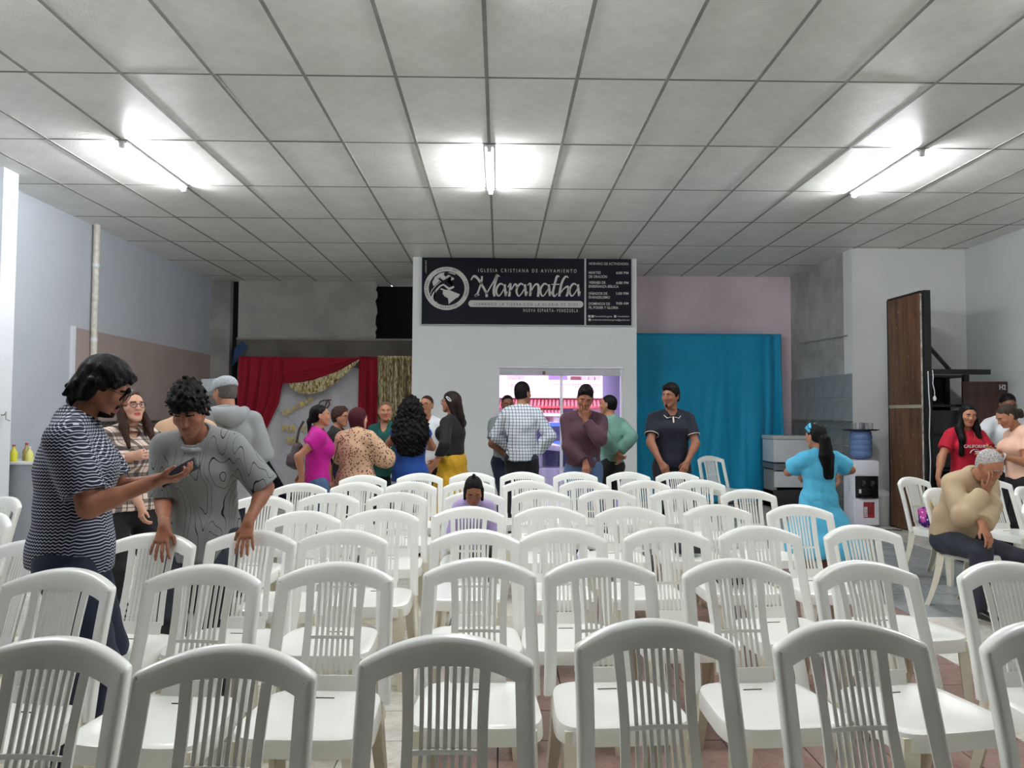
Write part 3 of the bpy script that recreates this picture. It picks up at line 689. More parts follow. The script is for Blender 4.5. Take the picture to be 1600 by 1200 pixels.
# local frame: sitter faces -Y, origin on the floor under the seat
ZT, SH = .87, .44
def back_y(x, z):          # depth of the back surface
    t = (z-SH)/(ZT-SH); return .155+.10*t+.015*t*t-.05*(abs(x)/.235)**2
def chair_meshes(kind):
    out = {}
    # seat: superellipse rings, dished top, rolled edge and apron
    bm = bmesh.new(); n = 40; rings = []
    spec = [(.0, 0, -.012), (.35, 0, -.011), (.62, 0, -.006), (.82, 0, .0), (.93, 0, .002), (.985, 0, -.003), (1.0, 0, -.014), (1.012, 0, -.05), (1.015, 0, -.058), (1.0, 0, -.058), (.985, 0, -.02)]
    for s, _, dz in spec:
        rg = []
        for i in range(n):
            a = 2*PI*i/n; e = .42; cx = math.copysign(abs(math.cos(a))**e, math.cos(a)); cy = math.copysign(abs(math.sin(a))**e, math.sin(a))
            y = cy*.205*s-.03; w = .213-.016*(y+.03)/.205 if s else 0
            zz = SH+dz-.014*max(0, -cy-.6)*(s > .8)
            rg.append(bm.verts.new((cx*w*s, y, zz)))
        rings.append(rg)
    for a, b in zip(rings[1:], rings[2:]):
        for i in range(n): bm.faces.new((a[i], a[(i+1) % n], b[(i+1) % n], b[i]))
    bmesh.ops.remove_doubles(bm, verts=rings[0], dist=1)
    c0 = [v for v in bm.verts if v.is_valid and abs(v.co.x) < 1e-6 and abs(v.co.z-(SH-.012)) < 1e-4]
    c = c0[0] if c0 else bm.verts.new((0, -.03, SH-.012))
    for i in range(n): bm.faces.new((c, rings[1][i], rings[1][(i+1) % n]))
    bmesh.ops.recalc_face_normals(bm, faces=bm.faces)
    out['seat'] = (bm, M_pl)
    # drain slot
    bm = bmesh.new(); bx(bm, -.035, .035, .095, .099, SH-.011, SH-.0035); out['drain_slot'] = (bm, simple('slot_shadow', (70, 68, 62), .8))
    # back frame: swept profile post - arch - post
    path = []
    for i in range(9):
        t = i/8; z = SH-.03+t*(.802-SH+.03); x = .229-.012*t-.003*math.sin(PI*t); path.append((x, z, .044+.004*t))
    path += [(.2165, .8095, .050), (.2145, .8165, .053), (.2100, .8215, .056)]
    xs, zs = .2100, .8215
    for i in range(1, 14):
        x = xs*(1-i/13); path.append((x, ZT-(ZT-zs)*(x/xs)**2, .057+.012*(i/13)))
    full = path+[(-x, z, w) for x, z, w in path[-2::-1]]
    prof = lambda w: [(w, .000), (.55*w, -.001), (.016, -.001), (.007, .002), (.001, .009), (0, .020), (.001, .030), (.005, .031), (.006, .020), (.010, .009), (.018, .005), (.55*w, .005), (w, .005)]
    bm = bmesh.new(); rings = []; N = len(full)
    for i, (x, z, w) in enumerate(full):
        a, b = full[max(i-1, 0)], full[min(i+1, N-1)]; tx, tz = b[0]-a[0], b[1]-a[1]; l = math.hypot(tx, tz); tx /= l; tz /= l
        nx, nz = -tz, tx                                   # towards the inside (path runs +x post up, over, down)
        rg = []
        for s, d in prof(w):
            px, pz = x+nx*s, z+nz*s; rg.append(bm.verts.new((px, back_y(px, pz)+d, pz)))
        rings.append(rg)
    for a, b in zip(rings, rings[1:]):
        m = len(a)
        for i in range(m): bm.faces.new((a[i], a[(i+1) % m], b[(i+1) % m], b[i]))
    bm.faces.new(rings[0]); bm.faces.new(rings[-1][::-1])
    bmesh.ops.recalc_face_normals(bm, faces=bm.faces); out['back_frame'] = (bm, M_pl)
    # lower splat plate between seat and slats
    def strip(x0, x1, ztop, zbot, th=.006, n=8, flare=0, ny=.0):
        bm = bmesh.new(); prev = None
        for i in range(n+1):
            t = i/n; z = zbot+(ztop-zbot)*t
            s = 1-.10*math.sin(PI*t)*.6 + flare*(1-t)
            a, b = x0*s, x1*s; ya, yb = back_y(a, z)+ny, back_y(b, z)+ny
            q = [bm.verts.new(p) for p in ((a, ya, z), (b, yb, z), (b, yb+th, z), (a, ya+th, z))]
            if prev:
                for e in range(4): bm.faces.new((prev[e], prev[(e+1) % 4], q[(e+1) % 4], q[e]))
            else: bm.faces.new(q[::-1])
            prev = q
        bm.faces.new(prev); bmesh.ops.recalc_face_normals(bm, faces=bm.faces); return bm
    zr = lambda x: ZT-(ZT-zs)*(min(abs(x), xs)/xs)**2-.064
    out['lower_splat'] = (strip(-.108, .108, .492, SH-.02, .006, 3), M_pl)
    out['side_bars'] = [(strip(x0, x1, zr(.095), .48, .008), M_pl) for x0, x1 in ((-.110, -.082), (.082, .110))]
    wsl = .0108 if kind == 'A' else .0142
    ns = 7 if kind == 'A' else 8
    cs = [(-.082+.164*(i+1)/(ns+1)) for i in range(ns)]
    out['slats'] = [(strip(c-wsl/2, c+wsl/2, zr(c), .485, .006, ny=.001), M_pl) for c in cs]
    if kind == 'A':
        bm = bmesh.new(); prev = None; z = .615
        for i in range(9):
            x = -.078+.156*i/8; q = [bm.verts.new(p) for p in ((x, back_y(x, z)-.0005, z-.006), (x, back_y(x, z)-.0005, z+.006), (x, back_y(x, z)+.006, z+.006), (x, back_y(x, z)+.006, z-.006))]
            if prev:
                for e in range(4): bm.faces.new((prev[e], prev[(e+1) % 4], q[(e+1) % 4], q[e]))
            prev = q
        bmesh.ops.recalc_face_normals(bm, faces=bm.faces); out['cross_bar'] = (bm, M_pl)
    # legs: tapered L channels
    legs = []
    for sx in (-1, 1):
        for fy in (-1, 1):
            bm = bmesh.new(); prev = None
            for i in range(7):
                t = i/6; z = (SH-.02)*(1-t)
                w = .062*(1-t)+.036*t
                x = sx*(.198+.014*t); y = (-.222-.012*t) if fy < 0 else (.150+.075*t*t+.02*t)
                ix, iy = -sx, -fy; th = .006
                pts = [(0, 0), (w, 0), (w, th), (th*1.5, th), (th, th*1.5), (th, w), (0, w)]
                q = [bm.verts.new((x+ix*a, y+iy*b, z)) for a, b in pts]
                if prev:
                    m = len(q)
                    for e in range(m): bm.faces.new((prev[e], prev[(e+1) % m], q[(e+1) % m], q[e]))
                else: bm.faces.new(q)
                prev = q
            bm.faces.new(prev[::-1]); bmesh.ops.recalc_face_normals(bm, faces=bm.faces); legs.append((bm, M_cr))
    out['legs'] = legs
    return out
def make_chair(kind):
    o = empty('plastic_chair', (0, 0, 0), 0, 'white plastic chair', 'chair', 'white plastic chairs'); d = chair_meshes(kind)
    st = to_obj('seat', *d['seat'], o, 40); to_obj('drain_slot', *d['drain_slot'], st)
    to_obj('back_frame', *d['back_frame'], o, 50); to_obj('lower_splat', *d['lower_splat'], o)
    for b in d['side_bars']: to_obj('side_bar', *b, o, 50)
    for b in d['slats']: to_obj('slat', *b, o, 50)
    if 'cross_bar' in d: to_obj('cross_bar', *d['cross_bar'], o)
    for b in d['legs']: to_obj('leg', *b, o, 40)
    return o
protoA, protoB = make_chair('A'), make_chair('B'); usedA = [False, False]
YTOP = back_y(0, ZT)+.01
CH = {}
def chair(key, px, py, rz, label, kind='A', group='white plastic chairs set out in rows'):
    p = onZ(px, py, ZT); i = 0 if kind == 'A' else 1
    if usedA[i]: o = copy_tree((protoA, protoB)[i])
    else: o = (protoA, protoB)[i]; usedA[i] = True
    r = math.radians(rz); o.location = (p.x+math.sin(r)*YTOP, p.y-math.cos(r)*YTOP, 0); o.rotation_euler = (0, 0, r)
    o['label'] = label; o['group'] = group; CH[key] = (p, r); return o
ORD = ['leftmost', 'second from the left', 'third from the left', 'fourth from the left', 'fifth from the left', 'sixth from the left', 'seventh from the left', 'rightmost']
ROWS = [('nearest row', [(92, 996, -5, 'A'), (366, 1008, -3, 'A'), (700, 992, 0, 'A'), (1015, 968, 4, 'A'), (1312, 970, 6, 'A'), (1625, 972, 6, 'A')]),
 ('second row', [(108, 888, -9, 'B'), (328, 882, -5, 'A'), (530, 878, -2, 'A'), (750, 872, 0, 'A'), (934, 872, 3, 'A'), (1143, 873, 5, 'A'), (1340, 876, 9, 'A'), (1565, 877, 4, 'B')]),
 ('third row', [(245, 832, -6, 'B'), (400, 828, -4, 'A'), (540, 827, -2, 'A'), (743, 827, 0, 'A'), (878, 825, 1, 'A'), (1036, 824, 4, 'A'), (1180, 821, 6, 'A'), (1338, 820, 10, 'A')]),
 ('fourth row', [(478, 798, -2, 'A'), (600, 795, -2, 'A'), (733, 791, 0, 'A'), (858, 791, 1, 'A'), (982, 791, 3, 'A'), (1116, 788, 5, 'A'), (1243, 788, 6, 'A')]),
 ('fifth row', [(413, 774, -3, 'A'), (517, 770, -3, 'A'), (623, 769, -1, 'A'), (742, 767, 0, 'A'), (845, 765, 1, 'A'), (947, 765, 3, 'A'), (1056, 764, 4, 'A'), (1165, 764, 5, 'A')]),
 ('sixth row', [(472, 754.5, -3, 'A'), (560, 753, -3, 'A'), (643, 752, -1, 'A'), (733, 751, 0, 'A'), (824, 750, 1, 'A'), (912, 750, 2, 'A'), (1006, 750, 3, 'A'), (1092, 749, 5, 'A')]),
 ('farthest row', [(569, 742, -2, 'A'), (657, 739, 0, 'A'), (738, 738, 0, 'A'), (816, 737, 0, 'A'), (898, 737, 1, 'A'), (980, 737, 2, 'A'), (1056, 737, 3, 'A')])]
for ri, (rn, cs) in enumerate(ROWS):
    for ci, (px, py, rz, kd) in enumerate(cs):
        od = 'rightmost' if ci == len(cs)-1 else ORD[ci]
        chair((ri, ci), px, py, rz, 'white slatted plastic chair, %s in the %s' % (od, rn), kd)
chair('polo', 1107, 712, 22, 'white plastic chair standing apart in front of the teal curtain')
G2 = 'white plastic chairs beside the rows'
chair('bag', 1420, 745, 26, 'white plastic chair holding the purple bag and straw bag', 'A', G2)
chair('old', 1462, 762, 26, 'white plastic chair the old man sits on', 'A', G2)
chair('r1', 1542, 748, 14, 'white plastic chair directly behind the old man', 'A', G2)
chair('r2', 1598, 760, 30, 'white plastic chair cut by the right edge, in front of the peach top woman', 'A', G2)
chair('r3', 1612, 784, 30, 'nearer white plastic chair cut by the right edge beside the old man', 'A', G2)
chair('l1', 12, 776, -26, 'white plastic chair by the grey side table, farther of two at left', 'A', G2)
chair('l2', -8, 801, -26, 'white plastic chair at the left edge, nearer of two', 'A', G2)
chair('l3', 50, 844, -30, 'white plastic chair hidden behind the man in the patterned shirt', 'B', G2)
# ================================================================ people: signed-distance modelling + surface nets
def nrm(v): v = np.asarray(v, float); return v/(np.linalg.norm(v)+1e-9)
class Vol:
    def __init__(s, lo, hi, h):
        s.h = h; s.lo = np.array(lo, float)-2*h; n = np.ceil((np.array(hi, float)+2*h-s.lo)/h).astype(int)+1
        s.n = n; s.F = np.full(n, 1.0, np.float32); s.ax = [s.lo[i]+h*np.arange(n[i], dtype=np.float32) for i in range(3)]
    def blk(s, lo, hi):
        a = np.clip(np.floor((np.array(lo)-s.lo)/s.h).astype(int), 0, s.n); b = np.clip(np.ceil((np.array(hi)-s.lo)/s.h).astype(int)+1, 0, s.n)
        if (b <= a).any(): return None, None
        sl = tuple(slice(a[i], b[i]) for i in range(3))
        X = [s.ax[0][sl[0]][:, None, None], s.ax[1][sl[1]][None, :, None], s.ax[2][sl[2]][None, None, :]]
        return sl, X
    def put(s, sl, d, k, op='u'):
        F = s.F[sl]
        if op == 's': d = -d; 
        if op == 'u':
            hh = np.maximum(k-np.abs(F-d), 0); s.F[sl] = np.minimum(F, d)-(hh*hh/(4*k) if k > 0 else 0)
        else:
            hh = np.maximum(k-np.abs(F-d), 0); s.F[sl] = np.maximum(F, d)+(hh*hh/(4*k) if k > 0 else 0)
    def cap(s, a, b, ra, rb=None, ru=None, k=.02, op='u', clip=None):
        """tapered capsule; ru=(u axis, ra2, rb2): radii ra,rb hold along u, ra2,rb2 across it"""
        a = np.asarray(a, float); b = np.asarray(b, float); rb = ra if rb is None else rb
        R = max(ra, rb, *(ru[1:] if ru else (0,)))+k+2*s.h+.012
        sl, X = s.blk(np.minimum(a, b)-R, np.maximum(a, b)+R)
        if sl is None: return
        ab = b-a; L2 = float(ab@ab)+1e-9
        q = [X[i]-np.float32(a[i]) for i in range(3)]
        t = np.clip((q[0]*ab[0]+q[1]*ab[1]+q[2]*ab[2])/L2, 0, 1).astype(np.float32)
        q = [q[i]-t*np.float32(ab[i]) for i in range(3)]; r1 = ra+t*(rb-ra)
        if ru is None: d = np.sqrt(q[0]**2+q[1]**2+q[2]**2)-r1
        else:
            w = nrm(ab) if L2 > 1e-7 else np.array([0, 0, 1.]); u = np.asarray(ru[0], float); u = nrm(u-w*(u@w)); v = np.cross(w, u)
            r2 = ru[1]+t*(ru[2]-ru[1]); qu = q[0]*u[0]+q[1]*u[1]+q[2]*u[2]; qv = q[0]*v[0]+q[1]*v[1]+q[2]*v[2]; qw = q[0]*w[0]+q[1]*w[1]+q[2]*w[2]; rm = np.minimum(r1, r2)
            k0 = np.sqrt((qu/r1)**2+(qv/r2)**2+(qw/rm)**2); k1 = np.sqrt((qu/r1**2)**2+(qv/r2**2)**2+(qw/rm**2)**2)+1e-6; d = k0*(k0-1)/k1
        if clip:
            for p, n_ in clip:
                n_ = nrm(n_); d = np.maximum(d, (X[0]-p[0])*n_[0]+(X[1]-p[1])*n_[1]+(X[2]-p[2])*n_[2])
        s.put(sl, d.astype(np.float32), k, op)
    def ell(s, c, r, M=None, k=.02, op='u', clip=None):
        c = np.asarray(c, float); r = np.asarray(r, float); R = r.max()+k+2*s.h+.01
        sl, X = s.blk(c-R, c+R)
        if sl is None: return
        q = [X[i]-np.float32(c[i]) for i in range(3)]
        if M is not None: q = [q[0]*M[0][i]+q[1]*M[1][i]+q[2]*M[2][i] for i in range(3)]
        k0 = np.sqrt((q[0]/r[0])**2+(q[1]/r[1])**2+(q[2]/r[2])**2); k1 = np.sqrt((q[0]/r[0]**2)**2+(q[1]/r[1]**2)**2+(q[2]/r[2]**2)**2)+1e-6; d = k0*(k0-1)/k1
        if clip:
            for p, n_ in clip:
                n_ = nrm(n_); d = np.maximum(d, (X[0]-p[0])*n_[0]+(X[1]-p[1])*n_[1]+(X[2]-p[2])*n_[2])
        s.put(sl, d.astype(np.float32), k, op)
    def plane(s, p, n_, k=.004):
        n_ = nrm(n_); d = (s.ax[0][:, None, None]-p[0])*n_[0]+(s.ax[1][None, :, None]-p[1])*n_[1]+(s.ax[2][None, None, :]-p[2])*n_[2]
        s.put((slice(None),)*3, d.astype(np.float32), k, 'i')
    def folds(s, amp, freq, seed=0, stretch=(1, 1, .45)):
        rs = np.random.RandomState(seed); x, y, z = s.ax[0][:, None, None], s.ax[1][None, :, None], s.ax[2][None, None, :]
        N = 0
        for i in range(5):
            v = rs.normal(size=3); v = v/np.linalg.norm(v)*freq*(.6+.35*i)*np.array(stretch); w = rs.normal(size=3)*freq*.5
            ph = np.sin(x*w[0]+y*w[1]+z*w[2]+i)*1.3
            N = N+np.sin(x*v[0]+y*v[1]+z*v[2]+ph+rs.uniform(0, 6))/(1+.35*i)
        s.F += (amp*N/2).astype(np.float32)
    def curls(s, amp, freq, seed=0, st=(1, 1, 1)):
        rs = np.random.RandomState(seed); x, y, z = s.ax[0][:, None, None]*st[0], s.ax[1][None, :, None]*st[1], s.ax[2][None, None, :]*st[2]
        a = np.sin(x*freq+2*np.sin(y*freq*.43+z*9+1))*np.sin(y*freq+2*np.sin(z*freq*.37+2+x*11))*np.sin(z*freq+2*np.sin(x*freq*.41+seed))
        b = np.sin(x*freq*1.9+y*7)*np.sin(y*freq*1.8+z*5)*np.sin(z*freq*1.9+x*6)
        s.F -= (amp*(a+.5*b)).astype(np.float32)
    def mesh(s):
        F = s.F; S = F < 0; F[0] = F[-1] = 1; F[:, 0] = F[:, -1] = 1; F[:, :, 0] = F[:, :, -1] = 1; S = F < 0
        c = [(i, j, k_) for i in (0, 1) for j in (0, 1) for k_ in (0, 1)]; n = np.array(F.shape)-1
        cnt = np.zeros(n, np.int8)
        for i, j, k_ in c: cnt += S[i:n[0]+i, j:n[1]+j, k_:n[2]+k_]
        act = (cnt > 0) & (cnt < 8); idx = np.argwhere(act)
        if not len(idx): return np.zeros((0, 3)), np.zeros((0, 4), int)
        V8 = np.stack([F[idx[:, 0]+i, idx[:, 1]+j, idx[:, 2]+k_] for i, j, k_ in c], 1)
        cc = np.array(c, float); P_ = np.zeros((len(idx), 3)); W = np.zeros(len(idx))
        for a in range(8):
            for b in range(a+1, 8):
                if abs(cc[a]-cc[b]).sum() != 1: continue
                fa, fb = V8[:, a], V8[:, b]; m = (fa < 0) != (fb < 0); t = np.where(m, fa/(fa-fb+1e-12), 0)
                P_ += np.where(m[:, None], cc[a]+t[:, None]*(cc[b]-cc[a]), 0); W += m
        P_ = (P_/W[:, None]+idx)*s.h+s.lo
        im = -np.ones(n, int); im[tuple(idx.T)] = np.arange(len(idx)); Q = []
        for ax in range(3):
            o1, o2 = [(1, 2), (2, 0), (0, 1)][ax]
            sa = [slice(1, n[i]) for i in range(3)]; sa[ax] = slice(0, n[ax]); sb = list(sa); sb[ax] = slice(1, n[ax]+1)
            A, B = S[tuple(sa)], S[tuple(sb)]; e = np.argwhere(A != B)
            off = np.array([1, 1, 1]); off[ax] = 0; e = e+off; inside = S[e[:, 0], e[:, 1], e[:, 2]]
            d1 = np.zeros(3, int); d1[o1] = 1; d2 = np.zeros(3, int); d2[o2] = 1
            q = np.stack([im[tuple((e-d1-d2).T)], im[tuple((e-d2).T)], im[tuple(e.T)], im[tuple((e-d1).T)]], 1)
            q[~inside] = q[~inside][:, ::-1]; Q.append(q)
        return P_, np.concatenate(Q)
def np_obj(name, V, Q, mats, parent=None, mi=None):
    me = bpy.data.meshes.new(name); me.vertices.add(len(V)); me.vertices.foreach_set('co', np.asarray(V, np.float32).ravel())
    me.loops.add(Q.size); me.loops.foreach_set('vertex_index', Q.ravel().astype(np.int32)); me.polygons.add(len(Q))
    me.polygons.foreach_set('loop_start', np.arange(0, Q.size, 4, dtype=np.int32)); me.polygons.foreach_set('use_smooth', np.ones(len(Q), bool))
    for m in (mats if isinstance(mats, (list, tuple)) else [mats]): me.materials.append(m)
    if mi is not None: me.polygons.foreach_set('material_index', mi.astype(np.int32))
    me.update(calc_edges=True); me.validate(); o = bpy.data.objects.new(name, me); return link(o, parent)
def relax(V, Q, it=1, f=.5):
    for _ in range(it):
        S = np.zeros_like(V); C = np.zeros(len(V))
        for a in range(4):
            b = (a+1) % 4; np.add.at(S, Q[:, a], V[Q[:, b]]); np.add.at(C, Q[:, a], 1); np.add.at(S, Q[:, b], V[Q[:, a]]); np.add.at(C, Q[:, b], 1)
        V = V*(1-f)+f*S/np.maximum(C, 1)[:, None]
    return V

def skin_mat(rgb, nm):
    if nm in MATS: return MATS[nm]
    k = NB(nm); c = s2l(rgb); k.set(.5, spec=.35, sss=.12)
    k.col(k.ramp(k.noise(9, 4), [(.3, (c[0]*.9, c[1]*.84, c[2]*.82)), (.7, c)])); k.bump(k.noise(160, 3), .08, .002); MATS[nm] = k.m; return k.m
SK = {'tan': (178, 126, 98), 'brown': (150, 100, 76), 'deep': (122, 80, 62), 'light': (214, 166, 142), 'olive': (190, 142, 110)}
SK = {n: skin_mat(v, 'skin_'+n) for n, v in SK.items()}
def hair_mat(nm, rgb, rough=.42, st=(60, 60, 8)):
    if nm in MATS: return MATS[nm]
    k = NB(nm); c = s2l(rgb); k.set(rough, spec=.10); f = k.noise(3, 4, k.mapping(st))
    k.col(k.ramp(f, [(.3, tuple(v*.35 for v in c)), (.7, tuple(v*1.25 for v in c))])); k.bump(f, .6, .006); MATS[nm] = k.m; return k.m
H_black = hair_mat('black_hair', (20, 17, 18)); H_curl = hair_mat('black_curly_hair', (14, 12, 13), .5, (40, 40, 40)); H_brown = hair_mat('brown_hair', (58, 38, 30))
H_blond = hair_mat('streaked_hair', (104, 86, 68)); H_wine = hair_mat('wine_hair', (70, 26, 34)); H_white = hair_mat('white_hair', (196, 190, 188), .7, (30, 30, 30)); H_grey = hair_mat('grey_hair', (96, 92, 90), .6, (40, 40, 30))
M_eye = simple('eye_white', (176, 168, 164), .2, var=0); M_iris = simple('dark_iris', (26, 16, 12), .15, var=0); 
LIP = {n: skin_mat(tuple(v), 'lip_'+n) for n, v in {'m': (140, 84, 76), 'f': (176, 84, 86)}.items()}
def ik(a, t, l1, l2, pole):
    a, t = np.asarray(a, float), np.asarray(t, float); d = t-a; L = np.linalg.norm(d); mx = (l1+l2)*.995
    if L > mx: t = a+d/L*mx; d = t-a; L = mx
    L = max(L, abs(l1-l2)+.01); u = d/L; x = (l1*l1-l2*l2+L*L)/(2*L); h = math.sqrt(max(l1*l1-x*x, 0)); p = np.asarray(pole, float); p = nrm(p-u*(p@u))
    return a+u*x+p*h, t
def rot(ax, a):
    c, s_ = math.cos(a), math.sin(a)
    return np.array({'x': [[1, 0, 0], [0, c, -s_], [0, s_, c]], 'y': [[c, 0, s_], [0, 1, 0], [-s_, 0, c]], 'z': [[c, -s_, 0], [s_, c, 0], [0, 0, 1]]}[ax])
def hand(v, w, d, n_, side, s, curl=(.3, .4, .3), spread=.0, thumb=.4, k=.006):
    d = nrm(d); n_ = np.asarray(n_, float); n_ = nrm(n_-d*(n_@d)); t = np.cross(d, n_)*side
    v.cap(w-d*.03*s, w+d*.015*s, .026*s, .026*s, (t, .019*s, .018*s), k=.012)
    v.cap(w+d*.012*s, w+d*.078*s, .030*s, .038*s, (t, .017*s, .0125*s), k=.012)
    v.cap(w+d*.02*s+t*.018*s+n_*.006*s, w+d*.045*s+t*.028*s+n_*.008*s, .014*s, .012*s, k=.012)
    for i in range(4):
        off = .031-.0205*i; b = w+d*(.083-.003*(i-1.2)**2)*s+t*off*s; ln = (.94, 1.05, .98, .78)[i]; r = (.0088, .0088, .0084, .0075)[i]*s
        dd = nrm(d+t*spread*(1.5-i)*.5); c = curl if not isinstance(curl[0], (tuple, list)) else curl[i]; ang = 0; p = b
        for q, L in enumerate((.044, .028, .022)):
            ang += c[q]; e = p+(dd*math.cos(ang)+n_*math.sin(ang))*L*ln*s; v.cap(p, e, r*(1-.06*q), r*(.94-.08*q), k=k); p = e
    b = w+d*.028*s+t*.026*s+n_*.006*s; e = b+nrm(d*.75+t*(.75-.6*thumb)+n_*(.2+.4*thumb))*.040*s; v.cap(b, e, .0125*s, .0098*s, k=.01)
    f = e+nrm(d*.95+t*(.35-.6*thumb)+n_*(.2+.5*thumb))*.032*s; v.cap(e, f, .0098*s, .008*s, k=.006)
    return p
def uvball(c, r, n=10):
    V, Q = [], []
    for j in range(n+1):
        for i in range(n*2):
            a, b = PI*j/n, PI*i/n; V.append((c[0]+r*math.sin(a)*math.cos(b), c[1]-r*math.cos(a), c[2]+r*math.sin(a)*math.sin(b)))
    for j in range(n):
        for i in range(n*2): Q.append((j*2*n+i, j*2*n+(i+1) % (2*n), (j+1)*2*n+(i+1) % (2*n), (j+1)*2*n+i))
    return np.array(V), np.array(Q)

PEOPLE = {}
def person(key, label, loc, face, H=1.7, sex='m', skin='tan', build=1.0, lean=0, side=0, twist=0, head=(0, 0, 0), neckf=0, rh=None, lh=None, hands=None,
           hipz=None, feet=None, hair=None, brow=True, lids=.4, beard=0, hs=1.0, top=None, bottom=None, shoes=('black', ), res=.012, fres=.006, hres=.006, bust=0, wide=1.0, ear=True, group=None, mouth=0):
    """one standing or seated figure; local frame faces +Y, x to its right; hands given as world points"""
    rz = math.radians(face); loc = np.array([loc[0], loc[1], 0.]); Rw = rot('z', rz)
    toL = lambda p: Rw.T @ (np.array(p, float)-loc); vL = lambda p: Rw.T @ np.array(p, float)
    root = empty('person', tuple(loc), rz, label, 'person', group)
    s = H/1.75; fem = sex == 'f'; sw = (.158 if fem else .176)*s*wide*(1+(build-1)*.35); hw = (.156 if fem else .146)*s*build; bw = build
    hz = (hipz if hipz else .93*s)
    T = lambda a: rot('z', math.radians(twist)) @ rot('y', math.radians(side)) @ rot('x', -math.radians(a))
    pel = np.array([0, 0, hz]); w = pel+T(lean*.45) @ np.array([0, 0, .17*s]); ch = w+T(lean) @ np.array([0, 0, .20*s]); nb_ = ch+T(lean*1.1) @ np.array([0, -.012*s, .165*s])
    Ts = T(lean*1.1); X = Ts @ np.array([1, 0, 0]); Y = Ts @ np.array([0, 1, 0]); Z = Ts @ np.array([0, 0, 1])
    shR = nb_-Z*.055*s+X*sw; shL = nb_-Z*.055*s-X*sw
    Rh = rot('z', math.radians(head[0])) @ rot('x', -math.radians(head[1])) @ rot('y', math.radians(head[2]))
    S = s*hs*1.0
    hb = nb_+Z*.075*s+Y*(.022+neckf)*s                    # skull pivot
    hc = hb+Rh @ np.array([0, .018, .105])*S              # head centre (eye level about)
    hl = lambda p: hc+Rh @ (np.array(p, float)*S)
    L1, L2 = .285*s, .255*s
    def arm(sh, tgt, side_, pole, loc_=None):
        if loc_ is not None: return ik(sh, loc_, L1, L2, pole if pole is not None else (side_*.55, -.8, -.2))
        if tgt is None: tgt = loc+Rw @ (sh+np.array([side_*.06, .03, -.52])*s)
        dp = pole if pole is not None else (side_*.55, -.8, -.2)
        return ik(sh, toL(tgt), L1, L2, dp)
    hd = {'R': dict(t=None, pole=None, d=(0, .15, -1), n=(-1, 0, 0), curl=(.35, .4, .3), thumb=.4, spread=0), 'L': dict(t=None, pole=None, d=(0, .15, -1), n=(1, 0, 0), curl=(.35, .4, .3), thumb=.4, spread=0)}
    for kk, vv in (('R', rh), ('L', lh)):
        if vv:
            hd[kk].update(vv)
            if 'face' in vv: hd[kk]['lt'] = hl(vv['face']); hd[kk]['d'] = Rh @ np.array(vv['fd'], float); hd[kk]['n'] = Rh @ np.array(vv['fn'], float)
            if 'dw' in vv: hd[kk]['d'] = vL(vv['dw'])
            if 'nw' in vv: hd[kk]['n'] = vL(vv['nw'])
            if 'polew' in vv: hd[kk]['pole'] = vL(vv['polew'])
    elR, wrR = arm(shR, hd['R']['t'], 1, hd['R']['pole'], hd['R'].get('lt')); elL, wrL = arm(shL, hd['L']['t'], -1, hd['L']['pole'], hd['L'].get('lt'))
    if feet is None: feet = ((.10*s, .02, .085*s), (-.10*s, .0, .085*s))
    hips = [pel+T(0) @ np.array([sx*.092*s*build, 0, -.03*s]) for sx in (1, -1)]
    kn, an = [], []
    for hp, ft, sx in zip(hips, feet, (1, -1)):
        k_, a_n = ik(hp, np.array(ft, float), .43*s, .425*s, (sx*.12, 1, .15)); kn.append(k_); an.append(a_n)
    fwd = np.array([0, 1, 0.])
    ax = T(0) @ np.array([1, 0, 0]); axc = T(lean) @ np.array([1, 0, 0])
    def torso(v, e=0, k=.03, low=True):
        b = bw
        if low: v.cap(pel-np.array([0, 0, .03*s]), pel+np.array([0, 0, .04*s]), hw+e, hw*.97+e, (ax, .112*s*b+e, .108*s*b+e), k=k)
        wr_ = (.126 if fem else .142)*s*b
        v.cap(pel+np.array([0, 0, .03*s]), w, hw*.95+e, wr_+e, (ax, .108*s*b+e, .10*s*b+e), k=k)
        v.cap(w, ch, wr_+e, (.145 if fem else .162)*s*b+e, (axc, .10*s*b+e, .112*s*b+e), k=k)
        v.cap(ch, nb_-Z*.075*s, (.145 if fem else .165)*s*b+e, (.130 if fem else .150)*s*min(b, 1.08)+e, (X, .112*s*b+e, .085*s+e), k=k)
        v.cap(shL*.88+shR*.12, shR*.88+shL*.12, .050*s+e, None, k=.04)
        for sh in (shR, shL): v.cap(nb_+Z*.02*s-Y*.01*s, sh+Z*.004, .038*s+e, .042*s+e, k=.04)
        if bust:
            for sx in (-1, 1): v.ell(ch+X*sx*.07*s+Y*(.085+.01*bust)*s*b-Z*.01*s, np.array([.062, .055, .062])*s*bust+e, k=.05)
    def arms(v, e0=0, e1=0, upto=2.0, k=.02, which='RL', loose=0):
        for q, sh, el, wr_ in (('R', shR, elR, wrR), ('L', shL, elL, wrL)):
            if q not in which: continue
            t = min(upto, 1); end = sh+(el-sh)*t; th = .047*s*(1+(bw-1)*.6)
            clip = [(end, el-sh)] if upto < 1 else None
            r1 = th*(1-t)+.041*s*t
            v.cap(sh, sh+(el-sh)*min(1, t+.08), th+e0, r1+e1, k=k, clip=clip)
            if upto > 1:
                t2 = min(upto-1, 1); end = el+(wr_-el)*t2; clip = [(end, wr_-el)] if upto < 2 else None
                v.cap(el, el+(wr_-el)*min(1, t2+.06), .041*s+e1, (.041*(1-t2)+.027*t2)*s+e1, k=.02, clip=clip)
                v.cap(el, el+(wr_-el)*.35, .04*s+e1, .038*s+e1, k=.02, clip=clip)
